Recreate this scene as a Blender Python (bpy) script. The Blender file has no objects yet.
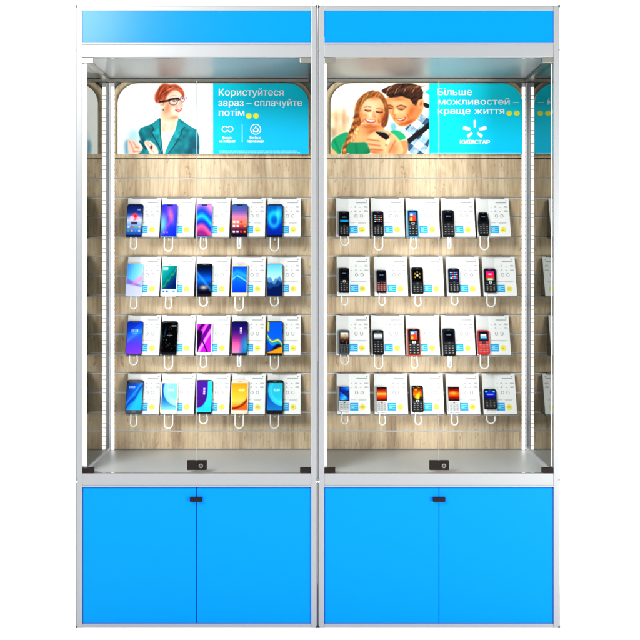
import bpy, bmesh, math, random
import numpy as np
from mathutils import Vector, Matrix
random.seed(7)
SC = bpy.context.scene
COL = SC.collection
S = 302.0; D = 3.33; CX = 320.0; CY = 262.0; CZ = 1.212; DB = 0.42   # px per metre at the front plane, camera distance, eye height, inner depth

def W(px, py, Y=0.0):
    k = (D + Y) / D / S
    return Vector(((px - CX) * k, Y, CZ + (CY - py) * k))
def X0(px): return (px - CX) / S
def Z0(py): return CZ + (CY - py) / S

# ------------------------------------------------------------------ materials
def lin(c):
    c = np.asarray(c, dtype=float)
    return np.where(c <= 0.04045, c / 12.92, ((c + 0.055) / 1.055) ** 2.4)
def newmat(name):
    m = bpy.data.materials.new(name); m.use_nodes = True
    return m, m.node_tree.nodes, m.node_tree.links, m.node_tree.nodes['Principled BSDF']
def mat(name, col, rough=0.5, metal=0.0, spec=0.5, emit=None, es=0.0, bump=0.0, bscale=200, coat=0.0, var=0.0):
    m, n, l, b = newmat(name)
    b.inputs['Base Color'].default_value = (*col, 1)
    b.inputs['Roughness'].default_value = rough
    b.inputs['Metallic'].default_value = metal
    b.inputs['Specular IOR Level'].default_value = spec
    b.inputs['Coat Weight'].default_value = coat
    b.inputs['Coat Roughness'].default_value = 0.08
    if emit:
        b.inputs['Emission Color'].default_value = (*emit, 1); b.inputs['Emission Strength'].default_value = es
    if bump or var:
        tc = n.new('ShaderNodeTexCoord'); no = n.new('ShaderNodeTexNoise')
        no.inputs['Scale'].default_value = bscale; no.inputs['Detail'].default_value = 4
        l.new(tc.outputs['Object'], no.inputs['Vector'])
        if bump:
            bp = n.new('ShaderNodeBump'); bp.inputs['Strength'].default_value = bump; bp.inputs['Distance'].default_value = 0.0006
            l.new(no.outputs['Fac'], bp.inputs['Height']); l.new(bp.outputs['Normal'], b.inputs['Normal'])
        if var:
            mr = n.new('ShaderNodeMapRange'); mr.inputs['To Min'].default_value = rough - var; mr.inputs['To Max'].default_value = rough + var
            l.new(no.outputs['Fac'], mr.inputs['Value']); l.new(mr.outputs['Result'], b.inputs['Roughness'])
    return m

M = {}
M['alu'] = mat('satin_aluminium', (0.250, 0.262, 0.272), 0.40, 0.25, 0.5, bump=0.08, bscale=900, var=0.04)
M['profile'] = mat('pale_aluminium', (0.55, 0.55, 0.60), 0.4, 0.1)
M['carcass'] = mat('grey_side_profile', (0.17, 0.17, 0.18), 0.5, 0.5)
M['liner'] = mat('brushed_metal_lining', (0.42, 0.435, 0.44), 0.42, 0.55, 0.5, bump=0.10, bscale=500, var=0.06)
M['shelf'] = mat('satin_metal_shelf', (0.58, 0.605, 0.625), 0.42, 0.25, 0.5, bump=0.15, bscale=600, var=0.06)
M['back'] = mat('grey_back_sheet', (0.22, 0.22, 0.21), 0.5, 0.2)
M['blue'] = mat('gloss_blue_laminate', (0.0, 0.180, 0.92), 0.30, 0.0, 0.04, var=0.02, bscale=60)
M['bluehead'] = mat('gloss_blue_header', (0.0, 0.168, 0.92), 0.20, 0.0, 0.17, bump=0.05, bscale=300)
M['gap'] = mat('gap_shade', (0.01, 0.06, 0.16), 0.6)  # shade of the cupboard door gaps, put into the colour
M['black'] = mat('black_plastic', (0.012, 0.012, 0.012), 0.4)
M['darkbrown'] = mat('dark_anodised', (0.012, 0.009, 0.008), 0.5, 0.0, 0.05)
M['chrome'] = mat('polished_metal', (0.8, 0.8, 0.8), 0.15, 1.0)
M['hinge'] = mat('hinge_metal', (0.30, 0.29, 0.26), 0.3, 0.8)
M['mirror'] = mat('tinted_mirror', (0.27, 0.28, 0.25), 0.015, 1.0)
M['rail'] = mat('rail_aluminium', (0.62, 0.62, 0.62), 0.30, 0.4)
M['groove'] = mat('groove_shadow_board', (0.10, 0.08, 0.06), 0.8)
M['led'] = mat('led_diffuser', (0.9, 0.9, 0.9), 0.4, emit=(1.0, 0.98, 0.95), es=2.0)
M['ledbase'] = mat('led_strip_base', (0.50, 0.49, 0.46), 0.5)
M['card'] = mat('white_card', (0.76, 0.765, 0.775), 0.45, 0, 0.3)
M['plate'] = mat('pale_plate', (0.65, 0.655, 0.665), 0.5, 0, 0.3)
M['cardback'] = mat('shaded_holder_plastic', (0.20, 0.18, 0.16), 0.3, 0, 0.5)  # dark brown carries the shadow between neighbouring cards
M['ink'] = mat('grey_print', (0.22, 0.23, 0.25), 0.6)
M['inkpale'] = mat('pale_print', (0.30, 0.31, 0.34), 0.6)
M['stick'] = mat('blue_sticker_paper', (0.01, 0.33, 0.70), 0.5, 0, 0.2)
M['yell'] = mat('yellow_sticker_paper', (0.78, 0.70, 0.07), 0.5, 0, 0.2)
M['yell2'] = mat('yellow_dot_print', (0.85, 0.85, 0.03), 0.5, 0, 0.2)
M['cable'] = mat('white_cable', (0.66, 0.67, 0.68), 0.35, 0, 0.5)
M['white'] = mat('white_print', (0.94, 0.95, 0.95), 0.5, 0, 0.2)
M['palecyan'] = mat('pale_cyan_print', (0.35, 0.82, 0.9), 0.5, 0, 0.2)
M['floor'] = mat('white_studio_floor', (0.93, 0.93, 0.93), 0.9, 0, 0.0, bump=0.02, bscale=30)

def wood():
    m, n, l, b = newmat('pale_oak_laminate')
    tc = n.new('ShaderNodeTexCoord')
    def noise(sc, scale, detail, rough=0.55, dist=0.0):
        mp = n.new('ShaderNodeMapping'); mp.inputs['Scale'].default_value = sc
        l.new(tc.outputs['Object'], mp.inputs['Vector'])
        t = n.new('ShaderNodeTexNoise'); t.inputs['Scale'].default_value = scale; t.inputs['Detail'].default_value = detail
        t.inputs['Roughness'].default_value = rough; t.inputs['Distortion'].default_value = dist
        l.new(mp.outputs['Vector'], t.inputs['Vector']); return t.outputs['Fac']
    def ramp(fac, stops):
        r = n.new('ShaderNodeValToRGB'); e = r.color_ramp.elements
        e[0].position, e[0].color = stops[0][0], (*stops[0][1], 1)
        e[1].position, e[1].color = stops[-1][0], (*stops[-1][1], 1)
        for p, c in stops[1:-1]:
            k = e.new(p); k.color = (*c, 1)
        l.new(fac, r.inputs['Fac']); return r.outputs['Color']
    def mix(a, bb, fac, mode='MULTIPLY'):
        x = n.new('ShaderNodeMix'); x.data_type = 'RGBA'; x.blend_type = mode
        x.inputs['Factor'].default_value = fac
        l.new(a, x.inputs['A']); l.new(bb, x.inputs['B']); return x.outputs['Result']
    broad = noise((9, 9, 1.3), 1.6, 4, 0.6, 0.8)
    base = ramp(broad, [(0.30, (0.31, 0.22, 0.14)), (0.42, (0.45, 0.335, 0.215)), (0.55, (0.575, 0.455, 0.315)), (0.72, (0.50, 0.385, 0.26))])
    fine = noise((150, 150, 11), 1.0, 5, 0.7, 0.6)
    c = mix(base, ramp(fine, [(0.34, (0.70, 0.63, 0.54)), (0.52, (1, 1, 1))]), 0.6)
    # cathedral grain
    mp = n.new('ShaderNodeMapping'); mp.inputs['Scale'].default_value = (14, 14, 2.0)
    l.new(tc.outputs['Object'], mp.inputs['Vector'])
    wv = n.new('ShaderNodeTexWave'); wv.wave_type = 'BANDS'; wv.bands_direction = 'X'
    wv.inputs['Scale'].default_value = 1.3; wv.inputs['Distortion'].default_value = 9; wv.inputs['Detail'].default_value = 3
    wv.inputs['Detail Scale'].default_value = 0.9
    l.new(mp.outputs['Vector'], wv.inputs['Vector'])
    c = mix(c, ramp(wv.outputs['Fac'], [(0.0, (0.74, 0.66, 0.57)), (0.22, (1, 1, 1))]), 0.42)
    # knots / cracks
    kn = noise((42, 42, 15), 1.0, 4, 0.6, 2.2)
    c = mix(c, ramp(kn, [(0.60, (1, 1, 1)), (0.70, (0.60, 0.50, 0.41))]), 0.85)
    # boards of different tone side by side
    l.new(c, b.inputs['Base Color'])
    b.inputs['Roughness'].default_value = 0.5; b.inputs['Specular IOR Level'].default_value = 0.3
    bp = n.new('ShaderNodeBump'); bp.inputs['Strength'].default_value = 0.2; bp.inputs['Distance'].default_value = 0.0008
    l.new(fine, bp.inputs['Height']); l.new(bp.outputs['Normal'], b.inputs['Normal'])
    return m
M['wood'] = wood()

def attrmat(name, spec=0.2, rough=0.4, emit=0.0, gamma=1.0):
    m, n, l, b = newmat(name)
    a = n.new('ShaderNodeAttribute'); a.attribute_name = 'print'
    gm = n.new('ShaderNodeGamma'); gm.inputs['Gamma'].default_value = gamma
    l.new(a.outputs['Color'], gm.inputs['Color']); l.new(gm.outputs['Color'], b.inputs['Base Color'])
    b.inputs['Roughness'].default_value = rough; b.inputs['Specular IOR Level'].default_value = spec
    if emit:
        l.new(gm.outputs['Color'], b.inputs['Emission Color']); b.inputs['Emission Strength'].default_value = emit
    return m
M['print'] = attrmat('printed_poster', 0.1, 0.5, 0.0, 1.2)
M['screen'] = attrmat('phone_screen', 0.0, 0.05, 0.22, 1.45)

def glass():
    m, n, l, b = newmat('clear_door_glass')
    n.remove(b)
    out = [x for x in n if x.type == 'OUTPUT_MATERIAL'][0]
    tr = n.new('ShaderNodeBsdfTransparent'); tr.inputs['Color'].default_value = (0.985, 0.995, 0.99, 1)
    gl = n.new('ShaderNodeBsdfGlossy'); gl.inputs['Roughness'].default_value = 0.01
    fr = n.new('ShaderNodeFresnel'); fr.inputs['IOR'].default_value = 1.12
    mx = n.new('ShaderNodeMixShader')
    l.new(fr.outputs['Fac'], mx.inputs['Fac']); l.new(tr.outputs[0], mx.inputs[1]); l.new(gl.outputs[0], mx.inputs[2])
    l.new(mx.outputs[0], out.inputs['Surface'])
    return m
M['glass'] = glass()
M['glassedge'] = mat('polished_glass_edge', (0.34, 0.36, 0.33), 0.2)

# ------------------------------------------------------------------ mesh helpers
def box(bm, x0, x1, y0, y1, z0, z1, bev=0.0):
    vs = [bm.verts.new((x, y, z)) for x in (x0, x1) for y in (y0, y1) for z in (z0, z1)]
    fs = [(0, 1, 3, 2), (4, 6, 7, 5), (0, 4, 5, 1), (2, 3, 7, 6), (0, 2, 6, 4), (1, 5, 7, 3)]
    F = [bm.faces.new([vs[i] for i in f]) for f in fs]
    if bev:
        es = list({e for f in F for e in f.edges})
        bmesh.ops.bevel(bm, geom=es, offset=bev, segments=2, profile=0.7, affect='EDGES')
def disc(bm, c, r, y0, y1, seg=20, rx=None):
    """short cylinder with its axis along Y"""
    rx = rx or r
    a = [bm.verts.new((c[0] + rx * math.cos(2 * math.pi * i / seg), y0, c[1] + r * math.sin(2 * math.pi * i / seg))) for i in range(seg)]
    b = [bm.verts.new((v.co.x, y1, v.co.z)) for v in a]
    bm.faces.new(a); bm.faces.new(b[::-1])
    for i in range(seg): bm.faces.new((a[i], b[i], b[(i + 1) % seg], a[(i + 1) % seg]))
def ring(bm, c, r, w, y0, seg=24, rx=None):
    rx = rx or r
    f = lambda rr, rrx, y: [bm.verts.new((c[0] + rrx * math.cos(2 * math.pi * i / seg), y, c[1] + rr * math.sin(2 * math.pi * i / seg))) for i in range(seg)]
    a, b = f(r, rx, y0), f(r - w, rx - w, y0)
    for i in range(seg): bm.faces.new((a[i], b[i], b[(i + 1) % seg], a[(i + 1) % seg]))
def prism(bm, pts, y0, y1):
    """outline in (x, z), extruded along Y"""
    a = [bm.verts.new((p[0], y0, p[1])) for p in pts]; b = [bm.verts.new((p[0], y1, p[1])) for p in pts]
    bm.faces.new(a); bm.faces.new(b[::-1])
    n = len(a)
    for i in range(n): bm.faces.new((a[i], b[i], b[(i + 1) % n], a[(i + 1) % n]))
def rr(x0, x1, z0, z1, rad, seg=6, top_only=False, rb=None):
    """rounded rectangle outline"""
    rb = rad if rb is None else rb
    P = []
    for cx, cz, a0, r in ((x1, z1, 0, rad), (x0, z1, 90, rad), (x0, z0, 180, rb), (x1, z0, 270, rb)):
        if r <= 0 or (top_only and a0 >= 180): P.append((cx, cz)); continue
        ox = cx - r if cx == x1 else cx + r; oz = cz - r if cz == z1 else cz + r
        for i in range(seg + 1):
            a = math.radians(a0 + 90 * i / seg); P.append((ox + r * math.cos(a), oz + r * math.sin(a)))
    return P
def tube(bm, pts, r, seg=8):
    rings = []
    n = len(pts)
    for i, p in enumerate(pts):
        t = (pts[min(i + 1, n - 1)] - pts[max(i - 1, 0)]).normalized()
        u = t.cross(Vector((0, 1, 0.01))).normalized(); v = t.cross(u).normalized()
        rings.append([bm.verts.new(p + r * (math.cos(2 * math.pi * k / seg) * u + math.sin(2 * math.pi * k / seg) * v)) for k in range(seg)])
    for a, b in zip(rings, rings[1:]):
        for k in range(seg): bm.faces.new((a[k], a[(k + 1) % seg], b[(k + 1) % seg], b[k]))
    bm.faces.new(rings[0]); bm.faces.new(rings[-1][::-1])

def obj(name, bm, m, parent=None, smooth=False, off=None):
    if off is not None: bmesh.ops.translate(bm, verts=bm.verts, vec=off)
    bmesh.ops.recalc_face_normals(bm, faces=bm.faces)
    me = bpy.data.meshes.new(name); bm.to_mesh(me); bm.free()
    me.materials.append(m)
    if smooth:
        for p in me.polygons: p.use_smooth = True
    o = bpy.data.objects.new(name, me); COL.objects.link(o)
    if parent: o.parent = parent
    return o
def thing(name, label, cat, loc, group=None, rx=0.0):
    o = bpy.data.objects.new(name, None); COL.objects.link(o)
    o.empty_display_size = 0.05
    o.location = loc; o.rotation_euler = (rx, 0, 0); o['label'] = label; o['category'] = cat
    if group: o['group'] = group
    return o
def B(): return bmesh.new()

def painted(name, x0, x1, z0, z1, y, nx, nz, fn, m, parent, clip=None):
    """grid sheet whose colour attribute is the printed picture; fn(u,v)->sRGB, v=0 at the top"""
    us = np.linspace(0, 1, nx + 1); vs = np.linspace(0, 1, nz + 1)
    U, V = np.meshgrid(us, vs)
    rgb = lin(np.clip(fn(U, V), 0, 1))
    if clip is not None: XX, ZZ = clip(U, V)
    else: XX = x0 + (x1 - x0) * U; ZZ = z1 - (z1 - z0) * V
    co = np.stack([XX, np.full_like(XX, y), ZZ], -1).reshape(-1, 3)
    idx = np.arange((nx + 1) * (nz + 1)).reshape(nz + 1, nx + 1)
    f = np.stack([idx[:-1, :-1], idx[1:, :-1], idx[1:, 1:], idx[:-1, 1:]], -1).reshape(-1, 4)
    me = bpy.data.meshes.new(name)
    me.vertices.add(len(co)); me.vertices.foreach_set('co', co.ravel())
    me.loops.add(f.size); me.loops.foreach_set('vertex_index', f.ravel().astype(np.int32))
    me.polygons.add(len(f)); me.polygons.foreach_set('loop_start', np.arange(0, f.size, 4, dtype=np.int32))
    me.polygons.foreach_set('loop_total', np.full(len(f), 4, dtype=np.int32))
    me.update(calc_edges=True); me.validate()
    a = me.color_attributes.new('print', 'FLOAT_COLOR', 'POINT')
    a.data.foreach_set('color', np.concatenate([rgb.reshape(-1, 3), np.ones((len(co), 1))], 1).ravel())
    me.materials.append(m)
    o = bpy.data.objects.new(name, me); COL.objects.link(o); o.parent = parent
    return o

def text_bm(bm, s, x0, x1, zb, zt, y, bold=0.0, lines=30):
    """lettering fitted to a box: x0..x1 wide; zb..zt = baseline..cap height; glyph outlines filled row by row"""
    cu = bpy.data.curves.new('lettering', 'FONT'); cu.body = s; cu.size = 1.0; cu.resolution_u = 6; cu.fill_mode = 'NONE'
    o = bpy.data.objects.new('lettering', cu); COL.objects.link(o)
    dg = bpy.context.evaluated_depsgraph_get(); ev = o.evaluated_get(dg); me = ev.to_mesh()
    co = [(v.co.x, v.co.y) for v in me.vertices]
    E = []
    for e in me.edges:
        a, b = e.vertices
        if abs(a - b) != 1: a, b = max(a, b), min(a, b)      # the closing edge runs from the last vertex back to the first
        else: a, b = min(a, b), max(a, b)
        E.append((co[a], co[b]))
    ev.to_mesh_clear(); bpy.data.objects.remove(o); bpy.data.curves.remove(cu)
    mnx = min(c[0] for c in co); mxx = max(c[0] for c in co); mny = min(c[1] for c in co); mxy = max(c[1] for c in co)
    cap = 0.70; kx = (x1 - x0) / (mxx - mnx); kz = (zt - zb) / cap
    n = max(8, int(lines * (mxy - mny) / cap)); dy = (mxy - mny) / n
    for r in range(n):
        yy = mny + (r + .5) * dy; X = []
        for a, b in E:
            if (a[1] > yy) != (b[1] > yy):
                X.append((a[0] + (b[0] - a[0]) * (yy - a[1]) / (b[1] - a[1]), 1 if b[1] > a[1] else -1))
        X.sort(); w = 0; st = None; spans = []
        for x, d in X:
            if w == 0: st = x
            w += d
            if w == 0: spans.append([st - bold, x + bold])
        for a, b in spans:
            q = [(a, yy - dy / 2), (b, yy - dy / 2), (b, yy + dy / 2), (a, yy + dy / 2)]
            bm.faces.new([bm.verts.new((x0 + (p[0] - mnx) * kx, y, zb + p[1] * kz)) for p in q])

# ------------------------------------------------------------------ setting
bm = B(); box(bm, -8, 8, -7, 9, -0.02, 0.0)
fl = obj('floor', bm, M['floor']); fl['kind'] = 'structure'

# ------------------------------------------------------------------ cabinets
PITCH = 19.465
GROOVES = [158.4] + [178.4 + PITCH * i for i in range(14)]     # at the back plane
XB = lambda px: (px - CX) / S                                   # front-scale px -> metres
def cabinet(xl, xr, split, outer, label):
    root = thing('display_cabinet', label, 'display cabinet', (XB((xl + xr) / 2), DB / 2, 0), 'tall shop display cabinets')
    off = -Vector(root.location)
    A, Bx = XB(xl), XB(xr); g = 1 / S
    p = 5.5 * g
    L, R = A + p, Bx - p
    z = Z0
    def part(name, bmm, m, par=root, smooth=False): return obj(name, bmm, m, par, smooth, off)
    # carcass skins, a hair wider than the front frame
    e = 0.9 * g
    for x0, x1 in ((A - e, A + 0.010), (Bx - 0.010, Bx + e)):
        b = B(); box(b, x0, x1, 0.006, DB + 0.03, z(628.6), z(5.2)); part('side_panel', b, M['carcass'])
    b = B(); box(b, A + 0.010, Bx - 0.010, 0.006, DB + 0.03, z(6.5), z(5.2)); part('top_panel', b, M['carcass'])
    b = B(); box(b, A + 0.010, Bx - 0.010, 0.006, DB + 0.03, z(628.6), z(627.2)); part('bottom_panel', b, M['carcass'])
    # front frame
    b = B()
    for a0, a1 in ((A, L), (R, Bx)): box(b, a0, a1, 0, 0.028, z(628), z(6), 0.0016)
    for y0, y1 in ((6, 10.5), (44, 57), (473.6, 486.6), (624, 628)):
        box(b, L + 0.0002, R - 0.0002, 0.0015, 0.028, z(y1), z(y0), 0.0012)
    part('frame', b, M['alu'])
    # the slim ridge of the extrusion beside and below every panel
    for y0, y1 in ((43.0, 44.6), (485.6, 487.2)):
        b = B(); box(b, L, R, -0.0012, 0.004, z(y1), z(y0), 0.0006); part('frame_trim', b, M['alu'])
    # header
    b = B(); box(b, L + .0005, R - .0005, 0.004, 0.012, z(43.9), z(10.6)); part('header_panel', b, M['bluehead'])
    b = B(); box(b, L, R, 0.03, DB, z(56), z(50)); 
    # lining: ceiling, shelf, back sheet
    b2 = b; part('ceiling_panel', b2, M['liner'])
    b = B(); box(b, L, R, 0.0285, DB + 0.006, z(480), z(473.55)); part('shelf', b, M['shelf'])
    b = B(); box(b, L - .004, R + .004, DB + 0.010, DB + 0.018, z(475), z(50)); part('back_sheet', b, M['back'])
    # trims under the ceiling (slim profiles along back and sides)
    zc = z(57)
    b = B(); box(b, L + .012, R - .012, DB - 0.02, DB - 0.004, zc - 0.010, zc + .0005); part('edge_profile', b, M['hinge'])
    for s, x in ((1, L), (-1, R)):
        b = B(); x0, x1 = sorted((x - .002 * s, x + .012 * s)); box(b, x0, x1, 0.03, DB - 0.003, zc - 0.010, zc + .0005); part('edge_profile', b, M['hinge'])
        b = B(); x0, x1 = sorted((x - .002 * s, x + .006 * s)); box(b, x0, x1, 0.03, DB - 0.003, z(473.5), z(473.5) + .009); part('edge_profile', b, M['profile'])
    # side glass, mirroring
    for x0, x1 in ((L - .0052, L - .0004), (R + .0004, R + .0052)):
        b = B(); box(b, x0, x1, 0.03, DB + .008, z(473.4), z(57.1)); part('mirror_glass', b, M['mirror'])
    # slatwall
    kb = (D + DB) / D / S
    zz = [CZ + (CY - gy) * kb for gy in GROOVES] + [z(473.5) + .0005]
    xl_, xr_ = (L + .010, R - .003) if outer < 0 else (L + .003, R - .010)
    gh = 0.0034
    b = B(); rl = B(); gb = B()
    for i in range(len(zz) - 1):
        box(b, xl_, xr_, DB, DB + 0.007, zz[i + 1] + gh, zz[i] - gh, 0.0006)
        if i:
            box(rl, xl_, xr_, DB + 0.0012, DB + 0.0078, zz[i] - gh + .0001, zz[i] - 0.0004)
            box(rl, xl_, xr_, DB + 0.005, DB + 0.0078, zz[i] + .0006, zz[i] + gh - .0001)
    box(gb, xl_, xr_, DB + 0.0081, DB + 0.0096, zz[-1], zz[0])
    part('slatwall', b, M['wood']); part('slat_rail', rl, M['rail']); part('slatwall_backing', gb, M['groove'])
    b = B()
    rd = 21 * kb
    zb_, zt_ = zz[0] + .0016, CZ + (CY - 80.4) * kb
    prism(b, rr(xl_, xr_, zb_, zt_, rd, 12, True), DB - 0.003, DB + 0.006)
    part('top_board', b, M['wood'])
    # light strips
    zl0, zl1 = z(468.2), z(62.6)
    for x0, x1 in ((L, L + 2.3 * g), (R - .0006, R)):
        led = B(); box(led, x0, x1, 0.030, 0.036, zl0, zl1); part('front_light_strip', led, M['led'])
    led = B(); mod = B(); prof = B()
    s = 1 if outer < 0 else -1
    xo = L if outer < 0 else R
    zb0, zb1 = z(473.5) + .001, zc - .012
    x0, x1 = sorted((xo + s * 0.0100, xo + s * 0.0222)); box(led, x0, x1, DB - 0.0045, DB - 0.0032, zb0, zb1)
    x0, x1 = sorted((xo + s * 0.0003, xo + s * 0.0085)); box(prof, x0, x1, DB - 0.006, DB + 0.004, zb0, zb1, 0.001)
    xa, xb_ = sorted((xo + s * 0.0102, xo + s * 0.0220))
    for i in range(int((zb1 - zb0) / 0.0163)):
        za = zb0 + i * 0.0163 + .001; box(mod, xa, xb_, DB - .0060, DB - .0044, za, za + 0.0135, 0.0004)
    part('corner_profile', prof, M['profile'])
    sb = part('rear_light_strip', led, M['ledbase'])
    obj('light_modules', mod, M['led'], sb, False, off)
    # glass doors (two leaves), hinges, lock
    sx = XB(split)
    for x0, x1, hx in ((L + .001, sx - .0008, 0), (sx + .0008, R - .001, 1)):
        b = B(); box(b, x0, x1, 0.008, 0.013, z(473.2), z(57.4)); dr = part('glass_door', b, M['glass'])
        b = B()
        xe = (x1 - .0003, x1 + .0003) if hx == 0 else (x0 - .0003, x0 + .0003)
        box(b, xe[0], xe[1], 0.0078, 0.0132, z(470), z(80)); obj('polished_edge', b, M['glassedge'], dr, False, off)
        for top in (1, 0):
            b = B()
            w = 10.8 * g
            xa, xb_ = (x0 - .0006, x0 + w) if hx == 0 else (x1 - w, x1 + .0006)
            za, zb2 = (z(62.5), z(57.6)) if top else (z(473.0), z(468.2))
            box(b, xa, xb_, 0.0015, 0.020, za, zb2, 0.0008)
            obj('hinge', b, M['hinge'] if top else M['darkbrown'], dr, False, off)
    b = B(); box(b, sx - 9.4 * g, sx + 10 * g, 0.000, 0.018, z(470.2), z(461), 0.001)
    lk = part('lock', b, M['darkbrown'])
    b = B(); disc(b, (sx + 4.6 * g, z(465.6)), 2.5 * g, -0.0045, 0.001, 24); obj('key_cylinder', b, M['black'], lk, False, off)
    b = B(); ring(b, (sx + 4.6 * g, z(465.6)), 2.0 * g, .45 * g, -0.0047, 24); 
    obj('cylinder_rim', b, M['hinge'], lk, False, off)
    # base doors
    for x0, x1, i in ((L + .0016, sx - .0012, 0), (sx + .0012, R - .0010, 1)):
        b = B(); box(b, x0, x1, 0.006, 0.022, z(623.8), z(488.2), 0.0008); dr = part('cupboard_door', b, M['blue'])
        if i == 0:
            b = B(); box(b, sx - 6.3 * g, sx + 6 * g, -0.008, 0.0062, z(501.6), z(497.2), 0.0012)
            obj('handle', b, M['darkbrown'], dr, False, off)
    b = B(); box(b, L, R, 0.0235, 0.0275, z(624.5), z(486)); part('door_gap_shade', b, M['gap'])  # dark sheet behind the doors paints the shade in their gaps
    # corner caps and module joints
    for px, py in ((xl, 6), (xr, 6), (xl, 627.4), (xr, 627.4)):
        b = B(); box(b, XB(px) - .0032, XB(px) + .0032, -0.0006, 0.03, z(py) - .0034, z(py) + .0036, 0.0012); part('corner_cap', b, M['black'])
    for px, py in ((xl, 49.8), (xr, 49.8), (xl, 479.6), (xr, 479.6)):
        b = B(); disc(b, (XB(px), z(py)), .0030, -0.0006, 0.01, 10); 
        part('module_joint', b, M['carcass'])
    for px, py in ((xl, 481.8), (xr, 481.8)):
        b = B(); disc(b, (XB(px), z(py)), .0034, -0.0006, 0.01, 10); 
        part('levelling_screw', b, M['white'])
    return root
cabinet(76.6, 316.6, 196.4, -1, 'blue and aluminium display cabinet holding twenty smartphones under the poster of a red-haired woman')
cabinet(318.8, 559.2, 439.2, 1, 'blue and aluminium display cabinet holding twenty keypad phones under the young couple poster')

# ------------------------------------------------------------------ painting helpers (printed pictures)
def sm(d, w=1.0): return np.clip(0.5 - d / (2 * w), 0, 1)
def seg_d(X, Y, a, b):
    ax, ay = a; bx, by = b; dx, dy = bx - ax, by - ay
    t = np.clip(((X - ax) * dx + (Y - ay) * dy) / (dx * dx + dy * dy + 1e-9), 0, 1)
    return np.hypot(X - ax - t * dx, Y - ay - t * dy)
def poly_d(X, Y, pts):
    d = np.full(X.shape, 1e9); ins = np.zeros(X.shape, bool)
    n = len(pts)
    for i in range(n):
        a, b = pts[i], pts[(i + 1) % n]
        d = np.minimum(d, seg_d(X, Y, a, b))
        c = ((a[1] > Y) != (b[1] > Y)) & (X < (b[0] - a[0]) * (Y - a[1]) / (b[1] - a[1] + 1e-12) + a[0])
        ins ^= c
    return np.where(ins, -d, d)
def smooth_poly(pts, it=2):
    for _ in range(it):
        q = []
        for i in range(len(pts)):
            a, b = pts[i], pts[(i + 1) % len(pts)]
            q += [(a[0] * .75 + b[0] * .25, a[1] * .75 + b[1] * .25), (a[0] * .25 + b[0] * .75, a[1] * .25 + b[1] * .75)]
        pts = q
    return pts
class Paint:
    def __init__(s, X, Y, bg): s.X, s.Y = X, Y; s.c = np.ones(X.shape + (3,)) * np.array(bg) / 255.
    def lay(s, mask, col):
        col = np.asarray(col, float)
        if col.ndim == 1: col = col / 255.
        s.c = s.c * (1 - mask[..., None]) + col * mask[..., None]
    def poly(s, pts, col, w=3, r=True, op=1.0): s.lay(op * sm(poly_d(s.X, s.Y, smooth_poly(pts) if r else pts), w), col)
    def ell(s, cx, cy, rx, ry, col, w=3, ang=0, op=1.0):
        a = math.radians(ang); x = s.X - cx; y = s.Y - cy
        u = x * math.cos(a) + y * math.sin(a); v = -x * math.sin(a) + y * math.cos(a)
        d = (np.hypot(u / rx, v / ry) - 1) * min(rx, ry); s.lay(op * sm(d, w), col)
    def line(s, pts, r, col, w=2, op=1.0):
        d = np.full(s.X.shape, 1e9)
        for a, b in zip(pts, pts[1:]): d = np.minimum(d, seg_d(s.X, s.Y, a, b))
        s.lay(op * sm(d - r, w), col)
    def strands(s, pts, u, v, lo=.72, hi=1.32, w=4):
        m = sm(poly_d(s.X, s.Y, smooth_poly(pts)), w)[..., None]; n = hashn(u, v, 1.0, 11) * .6 + hashn(u * 2.3, v * 1.7, 1.0, 17) * .4
        s.c = s.c * (1 - m) + s.c * (lo + (hi - lo) * n[..., None]) * m
    def shade(s, cx, cy, rx, ry, k, ang=0, w=1.0):
        a = math.radians(ang); x = s.X - cx; y = s.Y - cy
        q = ((x * math.cos(a) + y * math.sin(a)) / rx) ** 2 + ((-x * math.sin(a) + y * math.cos(a)) / ry) ** 2
        m = np.exp(-q * 1.6)[..., None]; s.c = s.c * (1 + (np.array(k) - 1) * m)
def hashn(X, Y, sc, seed=0):
    """smooth value noise"""
    x = X / sc; y = Y / sc; xi = np.floor(x).astype(int); yi = np.floor(y).astype(int); fx = x - xi; fy = y - yi
    fx = fx * fx * (3 - 2 * fx); fy = fy * fy * (3 - 2 * fy)
    def h(a, b): 
        v = np.sin(a * 127.1 + b * 311.7 + seed * 74.7) * 43758.5453
        return v - np.floor(v)
    return (h(xi, yi) * (1 - fx) + h(xi + 1, yi) * fx) * (1 - fy) + (h(xi, yi + 1) * (1 - fx) + h(xi + 1, yi + 1) * fx) * fy

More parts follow.
